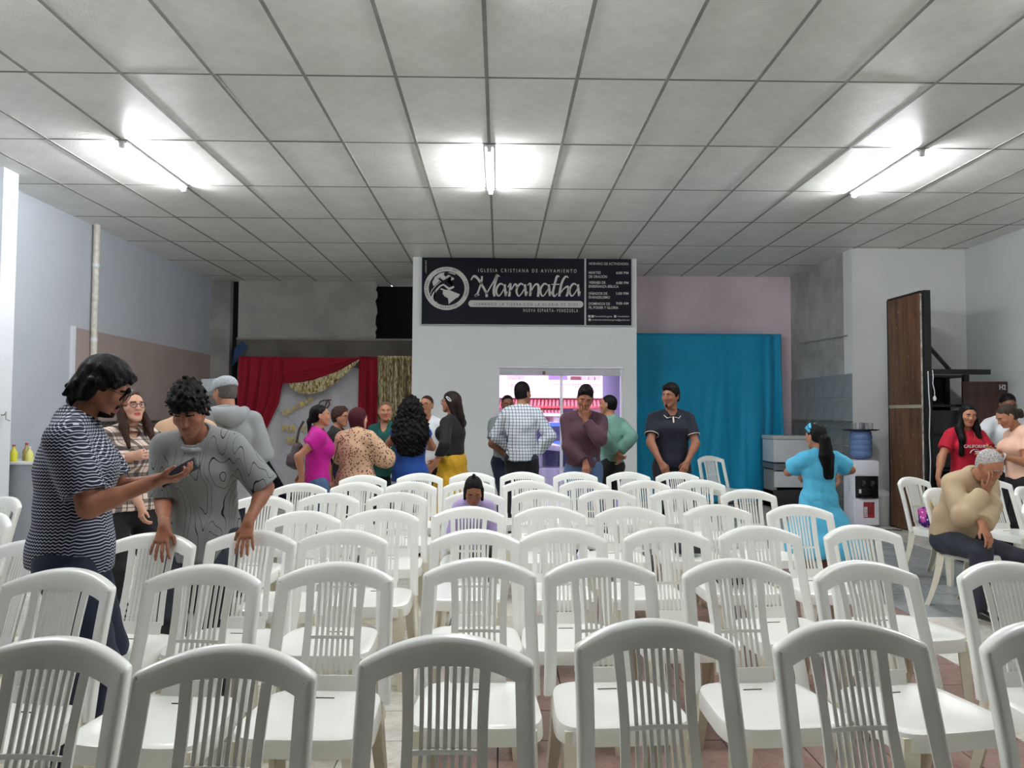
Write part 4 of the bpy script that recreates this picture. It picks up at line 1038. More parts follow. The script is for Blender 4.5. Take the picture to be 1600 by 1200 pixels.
    def legs(v, e0=0, e1=0, k=.03, upto=1.0):
        for hp, kp, ap in zip(hips, kn, an):
            v.cap(hp, kp, .088*s*bw+e0, .056*s+e1, k=k)
            v.cap(kp, ap, .054*s+e1, .037*s+e1, k=.03); v.cap(kp*.8+ap*.2-fwd*.012*s, kp*.6+ap*.4-fwd*.012*s, .05*s+e1*.8, .048*s+e1*.8, k=.03)
    P_all = np.array([shR, shL, elR, elL, wrR, wrL, pel, nb_, ch]+kn+an+hips)
    # ---- body (arms, torso, legs, feet), head and hands join into one continuous skin mesh
    lo, hi = P_all.min(0)-.17*bw, P_all.max(0)+.17*bw; lo[2] = 0
    v = Vol(lo, hi, res); torso(v); arms(v); legs(v); v.cap(nb_-Z*.03*s, hb+Rh @ np.array([0, -.01, .05])*S, .056*s*(.92 if fem else 1), .052*S*(.92 if fem else 1), k=.03)
    for ap in an: v.cap(ap-np.array([0, .03, .045])*s, ap+np.array([0, .13, -.055])*s, .034*s, .028*s, k=.03)
    V, Q = v.mesh(); parts = [(V, Q, np.zeros(len(Q), int))]
    def addm(V, Q, mi): parts.append((V, Q, mi))
    # head
    v = Vol(hc-.17*S, hc+np.array([.17, .17, .15])*S, fres)
    M = Rh
    v.ell(hl((0, -.018, .038)), np.array([.074, .093, .082])*S, M, k=.02)
    v.ell(hl((0, .02, .0)), np.array([.066, .072, .09])*S, M, k=.03)
    v.cap(hl((0, .030, -.03)), hl((0, .048, -.078)), .052*S, .030*S, (Rh[:, 0], .045*S, .030*S), k=.03)
    v.ell(hl((0, .070, -.094)), np.array([.020, .016, .015])*S, M, k=.02)
    v.cap(hl((-.052, .0, -.035)), hl((-.022, .058, -.088)), .018*S, .014*S, k=.03); v.cap(hl((.052, .0, -.035)), hl((.022, .058, -.088)), .018*S, .014*S, k=.03)
    v.cap(hl((-.028, .076, .028)), hl((.028, .076, .028)), .0125*S, k=.016)
    for sx in (-1, 1):
        v.ell(hl((sx*.040, .058, -.018)), np.array([.024, .022, .02])*S, M, k=.02)
        v.ell(hl((sx*.031, .094, .006)), np.array([.017, .014, .011])*S, M, k=.010, op='s')
    v.cap(hl((0, .086, .016)), hl((0, .104, -.022)), .0075*S, .0105*S, k=.012)
    for sx in (-1, 1): v.ell(hl((sx*.0105, .096, -.026)), np.array([.0085, .0095, .007])*S, M, k=.007)
    v.cap(hl((-.017, .083, -.053)), hl((.017, .083, -.053)), .0078*S, k=.007); v.cap(hl((0, .088, -.0525)), hl((0, .087, -.053)), .0075*S, k=.006)
    v.cap(hl((-.013, .082, -.064)), hl((.013, .082, -.064)), .0082*S, k=.007)
    v.cap(hl((-.02, .094, -.0585)), hl((.02, .094, -.0585)), .0030*S+mouth*.003, k=.003, op='s')
    for sx in (-1, 1):
        if ear: 
            v.ell(hl((sx*.078, -.012, .0)), np.array([.0085, .019, .031])*S, M @ rot('z', sx*.35), k=.008)
            v.ell(hl((sx*.087, -.006, .004)), np.array([.006, .009, .014])*S, M, k=.005, op='s')
        # eyeball sockets fill as lids
        ec = (sx*.031, .0705, .007); ly = ec[2]+.006-.017*lids
        v.ell(hl(ec), np.array([.0152]*3)*S, None, k=.003, clip=[(hl((ec[0], ec[1], ly)), -Rh[:, 2])])
        v.ell(hl(ec), np.array([.0146]*3)*S, None, k=.003, clip=[(hl((ec[0], ec[1], ec[2]-.0065)), Rh[:, 2])])
    v.cap(hb-Rh[:, 2]*.03*S, hl((0, -.02, -.03)), .053*S*(.9 if fem else 1), .056*S*(.92 if fem else 1), k=.02)
    v.plane(hb-Z*.035*s, -Z)
    V, Q = v.mesh(); C = (V[Q].mean(1)-hc) @ Rh/S; mi = np.zeros(len(Q), int)
    y = C[:, 1]; lipm = (y > .07) & (np.abs(C[:, 0]) < .0235) & (((C[:, 2]+.0585)/.0125)**2+(C[:, 0]/.0245)**2 < 1); mi[lipm] = 3
    if brow: mi[(y > .058) & (np.abs(C[:, 0]) > .013) & (np.abs(C[:, 0]) < .050) & (np.abs(C[:, 2]-(.030-.10*np.maximum(np.abs(C[:, 0])-.034, 0)*4)) < .0042)] = 4
    if beard:
        ax_ = np.abs(C[:, 0])
        if beard == 1: bm_ = (y > .05) & (C[:, 2] < -.080) & (ax_ < .013) & (~lipm)
        else: bm_ = (~lipm) & (((y > .045) & (C[:, 2] < -.074) & (ax_ < .032)) | ((y > .035) & (C[:, 2] < -.086)) | ((y > .076) & (C[:, 2] < -.036) & (C[:, 2] > -.054) & (ax_ < .027)))
        mi[bm_] = 4
    addm(V, Q, mi)
    for sx in (-1, 1):
        EV, EQ = uvball((0, 0, 0), .0128*S, 9); ci = EV[EQ].mean(1); m_ = np.where((ci @ np.array([0, 1, -.25*(lids > .4)])) > .0128*S*.86, 2, 1)
        addm((Rh @ EV.T).T+hl((sx*.031, .0712, .007)), EQ[:, ::-1], m_)
    # hands
    for q, wr_, el in (('R', wrR, elR), ('L', wrL, elL)):
        h_ = hd[q]; sd = 1 if q == 'R' else -1; v = Vol(wr_-.21*s, wr_+.21*s, hres)
        v.cap(wr_+(el-wr_)*.22, wr_, .030*s, .0255*s, k=.01)
        hand(v, wr_, h_['d'], h_['n'], sd, s*(.93 if fem else 1)*h_.get('s', 1), h_['curl'], h_['spread'], h_['thumb']); V, Q = v.mesh(); addm(V, Q, np.zeros(len(Q), int))
    off = 0; VV, QQ, MM = [], [], []
    for V, Q, m_ in parts: VV.append(V); QQ.append(Q+off); MM.append(m_); off += len(V)
    hm = (hair or {}).get('mat', H_black)
    np_obj('body', np.concatenate(VV), np.concatenate(QQ), [SK[skin], M_eye, M_iris, LIP['f' if fem else 'm'], hm], root, np.concatenate(MM))
    J = dict(pel=pel, w=w, ch=ch, nb=nb_, shR=shR, shL=shL, elR=elR, elL=elL, wrR=wrR, wrL=wrL, kn=kn, an=an, hl=hl, hc=hc, Rh=Rh, S=S, s=s, X=X, Y=Y, Z=Z, root=root, Rw=Rw, loc=loc, hips=hips, hw=hw)
    # ---- hair
    if hair:
        e = hair.get('e', .012); v = Vol(hc-.25*S-np.array([0, 0, hair.get('drop', 0)]), hc+np.array([.25, .25, .22])*S, hair.get('res', .006))
        v.ell(hl((0, -.020, .040+hair.get('up', 0))), (np.array([.074, .093, .082])+np.array([e*.7, e, e]))*S+np.array([0, 0, hair.get('up', 0)]), M, k=.01)
        v.ell(hl((0, -.030, -.005)), (np.array([.070, .075, .085])+e*.8)*S, M, k=.02)
        f0 = np.array(hair.get('front', (.086, .086))); f1 = np.array(hair.get('temple', (.012, -.018))); d_ = f0-f1; nf = np.array([0, d_[1], -d_[0]])
        fr = hl((0, f1[0], f1[1]))
        v.plane(fr, Rh @ nf, k=.012)
        v.plane(hl((0, 0, hair.get('nape', -.062))), -(Rh @ np.array([0, -.25, 1])), k=.01)
        for it in hair.get('extra', []):
            a, b, ra, rb = it[:4]; a = hl(a) if len(a) == 3 else np.array(a[:3]); b = hl(b) if len(b) == 3 else np.array(b[:3])
            ru = None
            if len(it) > 4: ru = (Rh[:, 0], it[4]*S, it[5]*S)
            v.cap(a, b, ra*S, rb*S, ru, k=.02)
        if hair.get('curl'): v.curls(*hair['curl'])
        if hair.get('keepface', True):
            v.cap(hl((0, .10, -.085)), hl((0, .112, .040 if fem else .030)), .062*S, (.056 if fem else .050)*S, k=.012, op='s')
        V, Q = v.mesh()
        if len(Q): np_obj('hair', V, Q, hair.get('mat', H_black), root)
    # ---- clothes
    if bottom:
        kind, bm_ = bottom[0], bottom[1]
        v = Vol(lo-(.05 if bottom[0] == 'trousers' else .2), np.array([hi[0]+(.05 if bottom[0] == 'trousers' else .2), hi[1]+(.05 if bottom[0] == 'trousers' else .2), pel[2]+.16*s]), res)
        if kind == 'trousers':
            torso(v, .010); legs(v, .016, .016 if len(bottom) < 3 else bottom[2]); v.plane((0, 0, pel[2]+.10*s), (0, 0, 1)); v.plane((0, 0, min(an[0][2], an[1][2])-.035), (0, 0, -1))
            v.folds(.004, 34, 3, (1, 1, .8))
        else:
            z0 = bottom[2]; fl_ = bottom[3]
            torso(v, .012); v.cap(pel+np.array([0, 0, .03*s]), (0, 0, z0+.05), hw*1.02, fl_, (ax, .11*s*bw, fl_*.8), k=.06)
            v.plane((0, 0, pel[2]+.13*s), (0, 0, 1)); v.plane((0, 0, z0), (0, 0, -1)); v.folds(.011, 46, 5, (1, 1, .06))
        V, Q = v.mesh(); np_obj('trousers' if kind == 'trousers' else 'skirt', V, Q, bm_, root)
    if top:
        e = top.get('e', .014); v = Vol(lo-.06, hi+.06, top.get('res', res))
        torso(v, e); hem = top.get('hem', pel[2]-.06*s)
        fl_ = top.get('flare', .0); 
        if hem < pel[2]-.02: v.cap(pel+np.array([0, 0, .02]), (top.get('hx', 0), top.get('hy', 0), hem-.03), hw+e, hw+e+fl_, (ax, .11*s*bw+e, .11*s*bw+e+fl_), k=.05)
        if top.get('belly'): v.ell(w+np.array([0, .05*s, -.02]), np.array([.14, .11, .14])*s*top['belly'], k=.06)
        arms(v, e+top.get('se', .008)*.35, e+top.get('se', .008)*.8+top.get('puff', 0), top.get('sleeve', .6), which=top.get('arms', 'RL'))
        v.cap(nb_-Z*.01*s+Y*.012*s, hb+Z*.04*s, top.get('neck', .060)*s, top.get('neck', .060)*s, k=.004, op='s')
        if top.get('vneck'): v.cap(nb_+Z*.02*s+Y*.05*s, nb_-Z*top['vneck']*s+Y*.14*s, .058*s, .012*s, k=.006, op='s')
        v.plane((0, 0, hem), top.get('hemn', (0, 0, -1)), k=.003)
        v.folds(top.get('fold', .006), top.get('ff', 26), top.get('seed', 1), top.get('st', (1, 1, .5)))
        V, Q = v.mesh(); np_obj(top.get('name', 'shirt'), V, Q, top['mat'], root)
        if top.get('collar'):
            bm = bmesh.new(); cm, ht = top['collar'][:2]
            ring = []
            for i in range(25):
                a = 2*PI*i/24; gap = 1-.55*max(0, math.cos(a))**6
                r = .064*s; p = nb_+Z*(.012*s)+Y*.014*s+X*r*math.sin(a)+Y*r*math.cos(a); ring.append((p, p+Z*ht*s*gap+(X*math.sin(a)+Y*math.cos(a))*(-.004), p+Z*ht*.3*s+(X*math.sin(a)+Y*math.cos(a))*.022*s-Z*.012*s))
            vs = [[bm.verts.new(q_) for q_ in r_] for r_ in ring]
            for a, b in zip(vs, vs[1:]):
                for i in range(2): bm.faces.new((a[i], b[i], b[i+1], a[i+1]))
            bmesh.ops.solidify(bm, geom=list(bm.faces), thickness=.004); to_obj('collar', bm, cm, root, 60)
    # ---- shoes
    if shoes:
        for ap in an:
            v = Vol(np.array([ap[0]-.1, ap[1]-.16, ap[2]-.10*s]), np.array([ap[0]+.1, ap[1]+.24, ap[2]+.06]), .009); g = np.array([ap[0], ap[1], ap[2]-.085*s])
            v.cap(g+np.array([0, -.045, .045])*s, g+np.array([0, .13, .032])*s, .038*s, .040*s, (np.array([1., 0, 0]), .046*s, .030*s), k=.02); v.cap(g+np.array([0, -.03, .06])*s, ap-np.array([0, 0, .01]), .042*s, .040*s, k=.02)
            v.plane(g+np.array([0, 0, .003]), (0, 0, -1)); v.plane(ap+np.array([0, 0, .01]), (0, 0, 1))
            V, Q = v.mesh(); np_obj('shoe', V, Q, simple('shoe_'+shoes[0], {'black': (18, 18, 20), 'white': (210, 210, 210), 'brown': (80, 50, 36), 'skin': (160, 110, 84)}[shoes[0]], .35), root)
    root['H'] = H; del root['H']
    PEOPLE[key] = J; return J
def to_world(J, p): return J['Rw'] @ np.asarray(p)+J['loc']
def glasses(J, mat, w=.031, shape=1.0, lens=None):
    hl, S = J['hl'], J['S']; bm = bmesh.new()
    for sx in (-1, 1):
        pts = []
        for i in range(17):
            a = 2*PI*i/16; pts.append(hl((sx*.033+.025*math.cos(a), .099-.10*abs(sx*.033+.025*math.cos(a))**1.3, .006+.019*shape*math.sin(a)*(1-.1*math.cos(a)*sx))))
        tube(bm, pts, .0019, 6, cap=False); tube(bm, [hl((sx*.058, .089, .014)), hl((sx*.076, .06, .014)), hl((sx*.080, -.005, .012)), hl((sx*.079, -.02, -.004))], .0019, 6)
    tube(bm, [hl((-.008, .0985, .010)), hl((0, .101, .013)), hl((.008, .0985, .010))], .0018, 6)
    o = to_obj('glasses', bm, mat, J['root'], 60)
    if lens:
        bm = bmesh.new()
        for sx in (-1, 1):
            vs = [bm.verts.new(hl((sx*.033+.024*math.cos(2*PI*i/16), .0975-.10*abs(sx*.033+.024*math.cos(2*PI*i/16))**1.3, .006+.018*shape*math.sin(2*PI*i/16)))) for i in range(16)]; bm.faces.new(vs)
        to_obj('lenses', bm, lens, o)
    return o
# ---------------------------------------------------------------- cloth materials
def cloth(name, fn, rough=.8, bump=.2):
    if name in MATS: return MATS[name]
    k = NB(name); k.set(rough, spec=.25); fn(k); k.bump(k.noise(180, 2), bump, .002); MATS[name] = k.m; return k.m
def stripes(k, val, period, duty, soft=.04):
    f = k.math('FRACT', k.math('DIVIDE', val, period)); return k.ramp(f, [(max(0, duty-soft), (1, 1, 1)), (duty, (0, 0, 0))])
def f_zig(k):
    o = k.sep(); u = k.math('ADD', o[0], o[1]); tri = k.math('ABSOLUTE', k.math('SUBTRACT', k.math('FRACT', k.math('DIVIDE', u, .022)), .5))
    z = k.math('ADD', o[2], k.math('MULTIPLY', tri, .012)); s1 = stripes(k, z, .0125, .36, .1)
    k.col(k.mix(s1, s2l((24, 28, 48)), s2l((186, 190, 200))))
def f_plaid(k):
    o = k.sep(); u = k.math('ADD', o[0], k.math('MULTIPLY', o[1], .6)); a = stripes(k, u, .085, .34); b = stripes(k, o[2], .085, .34); c = stripes(k, k.math('ADD', u, .022), .085, .08); d = stripes(k, k.math('ADD', o[2], .022), .085, .08)
    x = k.mix(.62, s2l((222, 204, 192)), a, 'MIX'); base = s2l((226, 206, 192)); dk = s2l((40, 38, 42))
    m1 = k.mix(k.math('MULTIPLY', a, .75), base, dk); m2 = k.mix(k.math('MULTIPLY', b, .75), m1, dk); m3 = k.mix(k.math('MULTIPLY', c, .8), m2, dk); k.col(k.mix(k.math('MULTIPLY', d, .8), m3, dk))
def f_ging(k):
    o = k.sep(); u = k.math('ADD', o[0], k.math('MULTIPLY', o[1], .5)); a = stripes(k, u, .036, .17); b = stripes(k, o[2], .036, .17)
    k.col(k.mix(k.math('MAXIMUM', a, b), s2l((226, 232, 240)), s2l((44, 62, 84))))
def f_leop(k):
    v = k.n('ShaderNodeTexVoronoi'); v.inputs['Scale'].default_value = 42; k.L.new(k.obj(), v.inputs['Vector']); a = k.ramp(v.outputs['Distance'], [(.30, (1, 1, 1)), (.36, (0, 0, 0))]); b = k.ramp(v.outputs['Distance'], [(.14, (1, 1, 1)), (.2, (0, 0, 0))])
    c1_ = k.mix(a, s2l((206, 168, 138)), s2l((46, 30, 26))); k.col(k.mix(b, c1_, s2l((150, 100, 76))))
def f_flor(k):
    v = k.n('ShaderNodeTexVoronoi'); v.inputs['Scale'].default_value = 9; k.L.new(k.obj(), v.inputs['Vector']); n_ = k.noise(30, 3); d_ = k.math('ADD', v.outputs['Distance'], k.math('MULTIPLY', n_, .4))
    k.col(k.ramp(d_, [(.36, s2l((220, 226, 216))), (.40, s2l((18, 70, 64)))]))
def f_lines(k):
    n_ = k.n('ShaderNodeTexNoise'); n_.inputs['Scale'].default_value = 2.6; n_.inputs['Detail'].default_value = .6; n_.inputs['Distortion'].default_value = .35; k.L.new(k.mapping((3.6, 1, .75), (0, .45, 0)), n_.inputs['Vector'])
    f = k.math('FRACT', k.math('MULTIPLY', n_.outputs['Fac'], 20)); o = k.sep()
    m = k.ramp(f, [(.0, (1, 1, 1)), (.055, (1, 1, 1)), (.085, (0, 0, 0))])
    lim = k.math('LESS_THAN', k.math('ADD', o[2], k.math('MULTIPLY', o[0], .55)), 1.30)
    k.col(k.mix(k.math('MULTIPLY', m, lim), s2l((136, 138, 138)), s2l((26, 26, 30))))
C = {'zig': cloth('zigzag_shirt', f_zig), 'plaid': cloth('plaid_flannel', f_plaid), 'ging': cloth('checked_shirt', f_ging), 'leop': cloth('spotted_blouse', f_leop), 'flor': cloth('floral_green', f_flor), 'lines': cloth('line_print_tee', f_lines)}
for n_, rgb in dict(greytee=(140, 142, 144), hoodie=(146, 148, 150), jeans=(26, 34, 54), blue_jeans=(70, 96, 130), darkjeans=(22, 24, 34), black=(20, 19, 22), magenta=(176, 14, 132), royal=(24, 66, 138), mustard=(196, 152, 34), maroon=(74, 46, 58), teal=(116, 158, 146), navy=(20, 23, 38), sky=(84, 180, 216), red=(176, 18, 46), peach=(226, 184, 160), beige=(188, 166, 134), white=(226, 228, 232), charcoal=(34, 36, 42), lavender=(176, 160, 206), tan=(206, 170, 138), slate=(46, 50, 60), greyshirt=(128, 134, 136), cream=(226, 214, 196)).items():
    C[n_] = fabric('cloth_'+n_, rgb)
M_frame = simple('black_plastic', (16, 16, 18), .3, var=0); M_phone = simple('phone_case', (14, 14, 18), .25, var=0); M_gold2 = simple('gold_metal', (190, 150, 80), .3, 1, var=0)
def Wp(px, py, D): return onY(px, py, D)
def L_(px, D): p = onY(px, 647, D); return (p.x, D)
down = dict(dw=(0, 0, -1))

# 1 man in patterned shirt, looking at his phone
hp = Wp(270, 744, 3.10)
J = person('zig', 'man in navy zigzag patterned shirt at left, looking down at his phone', L_(118, 2.98), -72, H=1.64, skin='brown', build=1.14, lean=2, head=(-2, 26, 0), neckf=.015, hair=dict(mat=H_black, e=.016, up=.006, temple=(.004, -.030), front=(.092, .080), nape=-.085, res=.0042, extra=[((.03, .06, .10), (.080, .050, .030), .020, .010), ((.0, .085, .092), (.050, .098, .040), .014, .007), ((.050, .098, .040), (.066, .088, -.012), .007, .004), ((0, -.09, -.02), (0, -.130, -.050), .04, .012), ((.03, -.09, -.03), (.03, -.120, -.085), .03, .010), ((-.03, -.09, -.03), (-.03, -.120, -.08), .03, .010), ((.068, -.03, .01), (.072, -.04, -.050), .028, .016), ((0, -.07, -.02), (0, -.08, -.095), .055, .03)], curl=(.0028, 95, 1, (1, 1, .5))),
    lids=.8, beard=2, rh=dict(t=tuple(Wp(243, 752, 2.92)), polew=(-.3, -.4, -1), dw=(1, .1, .12), nw=(.1, .25, .96), curl=((.25, .5, .4), (.3, .6, .5), (.4, .7, .6), (.5, .8, .6)), thumb=.75), lh=dict(t=tuple(Wp(252, 748, 3.08)), polew=(0, .4, -1), dw=(1, -.25, .1), nw=(.1, -.2, .97), curl=(.35, .6, .4), thumb=.7),
    top=dict(mat=C['zig'], e=.022, sleeve=.80, se=.016, hem=Wp(110, 886, 2.98).z, fold=.007, ff=20, seed=4, collar=(C['zig'], .045), res=.008, hemn=(0, -.10, -1)), bottom=('trousers', C['jeans']), res=.009, fres=.0042, hres=.0042)
glasses(J, M_frame)
ph = empty('phone', tuple(Wp(280, 738, 2.99)), 0, 'black phone held by the man in the patterned shirt', 'phone')
bm = bmesh.new(); bx(bm, -.075, .075, -.037, .037, -.004, .004, .003); to_obj('case', bm, M_phone, ph, 40)
bm = bmesh.new(); bx(bm, -.07, .07, -.033, .033, .004, .0052); to_obj('screen', bm, simple('phone_screen', (40, 44, 54), .08, var=0), ph)
ph.rotation_euler = (math.radians(38), math.radians(-30), math.radians(14))
# 2 woman with glasses in plaid flannel
J = person('plaid', 'woman with cat-eye glasses in black and cream plaid flannel shirt', L_(203, 4.85), -128, H=1.555, sex='f', skin='light', build=1.18, head=(2, -6, 0), lids=.1, mouth=1, hair=dict(mat=H_brown, e=.010, temple=(-.01, -.04), front=(.078, .088), nape=-.12, drop=.25, extra=[((.064, -.01, .0), (.090, .06, -.15), .030, .030), ((-.064, -.01, .0), (-.090, .06, -.15), .03, .030), ((.090, .06, -.15), (.10, .145, -.30), .032, .012), ((-.090, .06, -.15), (-.09, .145, -.30), .032, .012), ((0, -.06, -.05), (0, -.07, -.20), .07, .05)], curl=(.002, 120, 1, (1, 1, .1))),
    rh=dict(t=tuple(Wp(222, 795, 4.75)), curl=(.5, .6, .4)), lh=dict(t=tuple(Wp(205, 712, 4.58)), polew=(-.7, -.2, -.8), dw=(1, -.1, .15), nw=(-.1, 1, 0), curl=(1.1, 1.2, .7), thumb=.9), bust=1.1,
    top=dict(mat=C['plaid'], e=.02, sleeve=1.55, se=.012, hem=.80, fold=.006, vneck=.05, collar=(C['plaid'], .03), seed=2), bottom=('trousers', C['black']), res=.010, fres=.005, hres=.005)
glasses(J, M_frame, shape=.95, lens=M_glass)
# 3 curly haired boy leaning on two chairs
a1, a2 = CH[(2, 0)][0], CH[(2, 1)][0]
J = person('boy', 'curly haired boy in grey line print t-shirt leaning on two chair backs', L_(324, 3.76), 180, H=1.575, skin='brown', build=1.02, lean=17, head=(6, 30, 2), neckf=.02, lids=.72, hair=dict(mat=H_curl, e=.022, up=.018, temple=(.022, .0), front=(.095, .060), nape=-.03, res=.0045, extra=[((-.03, .06, .10), (.03, .06, .10), .045, .045), ((0, -.02, .11), (0, .03, .115), .05, .05)], curl=(.013, 110, 1), keepface=False),
    rh=dict(t=(Wp(262, 822, a1.y).x, a1.y-.035, .905), polew=(-.3, .6, .1), dw=(0, -.42, -.91), nw=(0, .91, -.42), curl=(.05, .25, .25), spread=.32, thumb=.1), lh=dict(t=(Wp(392, 818, a2.y).x, a2.y-.035, .912), polew=(.3, .6, .1), dw=(0, -.42, -.91), nw=(0, .91, -.42), curl=(.05, .25, .25), spread=.25, thumb=.1),
    top=dict(mat=C['lines'], e=.024, sleeve=.95, se=.014, hem=.70, flare=.02, fold=.009, ff=17, seed=7, neck=.066, res=.009), bottom=('trousers', C['slate']), res=.009, fres=.0042, hres=.0042)
bm = bmesh.new(); tube(bm, [J['nb']+J['Z']*(.004-.02*math.cos(a)-.012)+J['Y']*(.018+.076*math.cos(a))+J['X']*.078*math.sin(a) for a in np.linspace(0, 2*PI, 25)], .008, 8, cap=False, sc=1.6); to_obj('neckband', bm, C['greytee'], J['root'], 60)
# 4 woman with black hair seen from behind, bare shoulders
person('bare', 'woman with straight black hair and tan top seen from behind, beside the curly haired boy', L_(291, 5.3), 40, H=1.63, sex='f', skin='light', head=(10, 0, 0), hair=dict(mat=H_black, e=.014, nape=-.12, drop=.15, temple=(.0, -.03), extra=[((0, -.05, .0), (0, -.10, -.17), .085, .06), ((0, -.10, -.17), (0, -.14, -.28), .06, .03), ((-.05, -.02, -.02), (-.06, -.03, -.19), .045, .03)]), top=dict(mat=C['tan'], e=.014, sleeve=.5, hem=.85), bottom=('trousers', C['jeans']))
# 5 man with grey cap and hooded top
J = person('cap', 'man in grey knitted cap and grey hooded top, back turned, beside the crimson drape', L_(358, 5.8), 28, H=1.70, skin='tan', build=1.12, lean=5, head=(30, 14, 0), neckf=.02, hair=dict(mat=H_grey, e=.008, nape=-.05), top=dict(mat=C['hoodie'], e=.030, sleeve=1.1, se=.02, hem=.70, fold=.010, ff=17, seed=3), bottom=('trousers', C['slate']))
v = Vol(J['hc']-.16, J['hc']+.2, .006); hl, S, Rh = J['hl'], J['S'], J['Rh']
v.ell(hl((0, -.018, .055)), np.array([.094, .112, .082])*S, Rh); v.cap(hl((-.04, .085, .055)), hl((.04, .085, .055)), .03*S, .03*S, (Rh[:, 0], .03*S, .03*S)); v.cap(hl((-.03, .11, .048)), hl((.03, .11, .048)), .035*S, .035*S, (Rh[:, 0], .008*S, .008*S)); v.plane(hl((0, 0, .035)), -Rh[:, 2])
def f_knit(k):
    w = k.n('ShaderNodeTexVoronoi'); w.inputs['Scale'].default_value = 110; k.L.new(k.obj(), w.inputs['Vector']); k.col(k.ramp(w.outputs['Distance'], [(.2, s2l((120, 126, 130))), (.5, s2l((176, 182, 186)))]))
V, Q = v.mesh(); np_obj('cap', V, Q, cloth('knit_cap', f_knit, bump=.6), J['root'])
v = Vol(J['nb']-.24, J['nb']+.22, .009); nb_, X, Y, Z = J['nb'], J['X'], J['Y'], J['Z']
for sx in (-1, 1): v.cap(nb_+X*sx*.11-Y*.04+Z*.01, nb_-Y*.14-Z*.05, .045, .06, k=.05)
v.cap(nb_-Y*.12-Z*.03+X*.05, nb_-Y*.12-Z*.03-X*.05, .06, .06, k=.05); v.folds(.006, 30, 4); V, Q = v.mesh(); np_obj('hood', V, Q, C['hoodie'], J['root'])
tubeo('dark_collar', [J['nb']+Z*.03+Y*.014+(X*math.sin(a)+Y*math.cos(a))*.062 for a in np.linspace(0, 2*PI, 20)], .014, simple('dark_green_knit', (20, 36, 34), .8), J['root'], 8, 1.5)

# -------- the group of women by the backdrop
J = person('pink', 'woman in magenta short sleeved blouse with long ponytail and brown backpack', L_(498, 7.0), -72, H=1.49, sex='f', skin='tan', head=(0, -4, 0), twist=0, bust=1.05, hair=dict(mat=H_black, e=.008, nape=-.055, temple=(-.01, -.03), drop=.35, extra=[((0, -.09, .0), (0, -.125, -.05), .03, .026), ((0, -.125, -.05), (0, -.13, -.34), .026, .014)], curl=(.002, 90, 1, (1, 1, .2))),
    rh=dict(t=tuple(Wp(472, 748, 6.88)), polew=(-1, -.6, -.2), dw=(-.5, .3, -1), curl=(.6, .7, .5)), lh=dict(t=tuple(Wp(470, 742, 7.05)), polew=(-1, .6, -.2), dw=(-.3, -.5, -.8), curl=(.6, .7, .5)),
    top=dict(mat=C['magenta'], e=.022, sleeve=.42, se=.022, hem=.78, fold=.007, seed=5), bottom=('trousers', C['blue_jeans']))
M_bp = fabric('brown_nylon', (72, 60, 62)); bp = empty('backpack', tuple(Wp(463, 708, 7.0)), math.radians(-72), 'small taupe backpack behind the woman in magenta', 'backpack')
v = Vol((-.16, -.12, -.22), (.16, .12, .2), .009); v.cap((0, 0, -.08), (0, .01, .05), .12, .07, ((1, 0, 0), .075, .05), k=.03); v.cap((0, -.06, -.09), (0, -.055, -.03), .07, .06, ((1, 0, 0), .035, .03), k=.015); V, Q = v.mesh(); np_obj('pack', V, Q, M_bp, bp)
tubeo('zip', [(-.05, -.095, -.03), (-.052, -.09, .0), (0, -.09, .025), (.05, -.09, 0)], .003, M_trimgrey, bp, 6); tubeo('strap', [(0, .0, .10), (.02, .02, .22), (.03, .06, .30)], .012, M_bp, bp, 6); tubeo('strap', [(0, .02, -.17), (.02, .04, -.1), (.03, .06, -.02)], .01, M_bp, bp, 6)
J = person('dark', 'woman with glasses in black top, partly hidden between the magenta and spotted blouses', L_(528, 7.85), -100, H=1.48, sex='f', skin='tan', head=(-6, 6, 0), hair=dict(mat=H_brown, e=.018, nape=-.06, extra=[((0, -.05, .06), (0, .03, .10), .05, .04)], curl=(.006, 90, 1)), top=dict(mat=C['black'], e=.018, sleeve=.9, hem=.80), bottom=('trousers', C['jeans']), hipz=None)
glasses(J, M_frame)
J = person('leop', 'woman with short wine red hair in spotted blouse, back turned', L_(558, 7.2), -22, H=1.46, sex='f', skin='light', build=1.22, head=(-24, 0, 0), hair=dict(mat=H_wine, e=.020, nape=-.10, temple=(.03, -.06), res=.006, extra=[((.05, -.02, -.0), (.055, .0, -.085), .04, .035), ((-.05, -.02, 0), (-.055, 0, -.085), .04, .035), ((0, -.06, 0), (0, -.06, -.085), .065, .05)], curl=(.0018, 120, 1, (1, 1, .1))),
    rh=dict(t=tuple(Wp(590, 708, 7.4)), polew=(.7, -.5, -.6), dw=(.3, .9, .1), nw=(-1, .2, 0)), lh=dict(t=tuple(Wp(556, 712, 7.6)), polew=(-.8, -.2, -.6), dw=(.5, .7, .1)), top=dict(mat=C['leop'], e=.028, sleeve=1.45, se=.03, puff=.012, hem=.74, flare=.03, fold=.008, seed=6), bottom=('trousers', C['black']))
tubeo('bag_strap', [to for to in [J['nb']-J['X']*.04+J['Z']*.03, J['ch']-J['Y']*.165*1.0-J['X']*.10+J['Z']*.06, J['w']-J['Y']*.17-J['X']*.16, J['pel']-J['X']*.19-J['Y']*.12]], .005, simple('brown_leather', (90, 46, 34), .5), J['root'], 6)
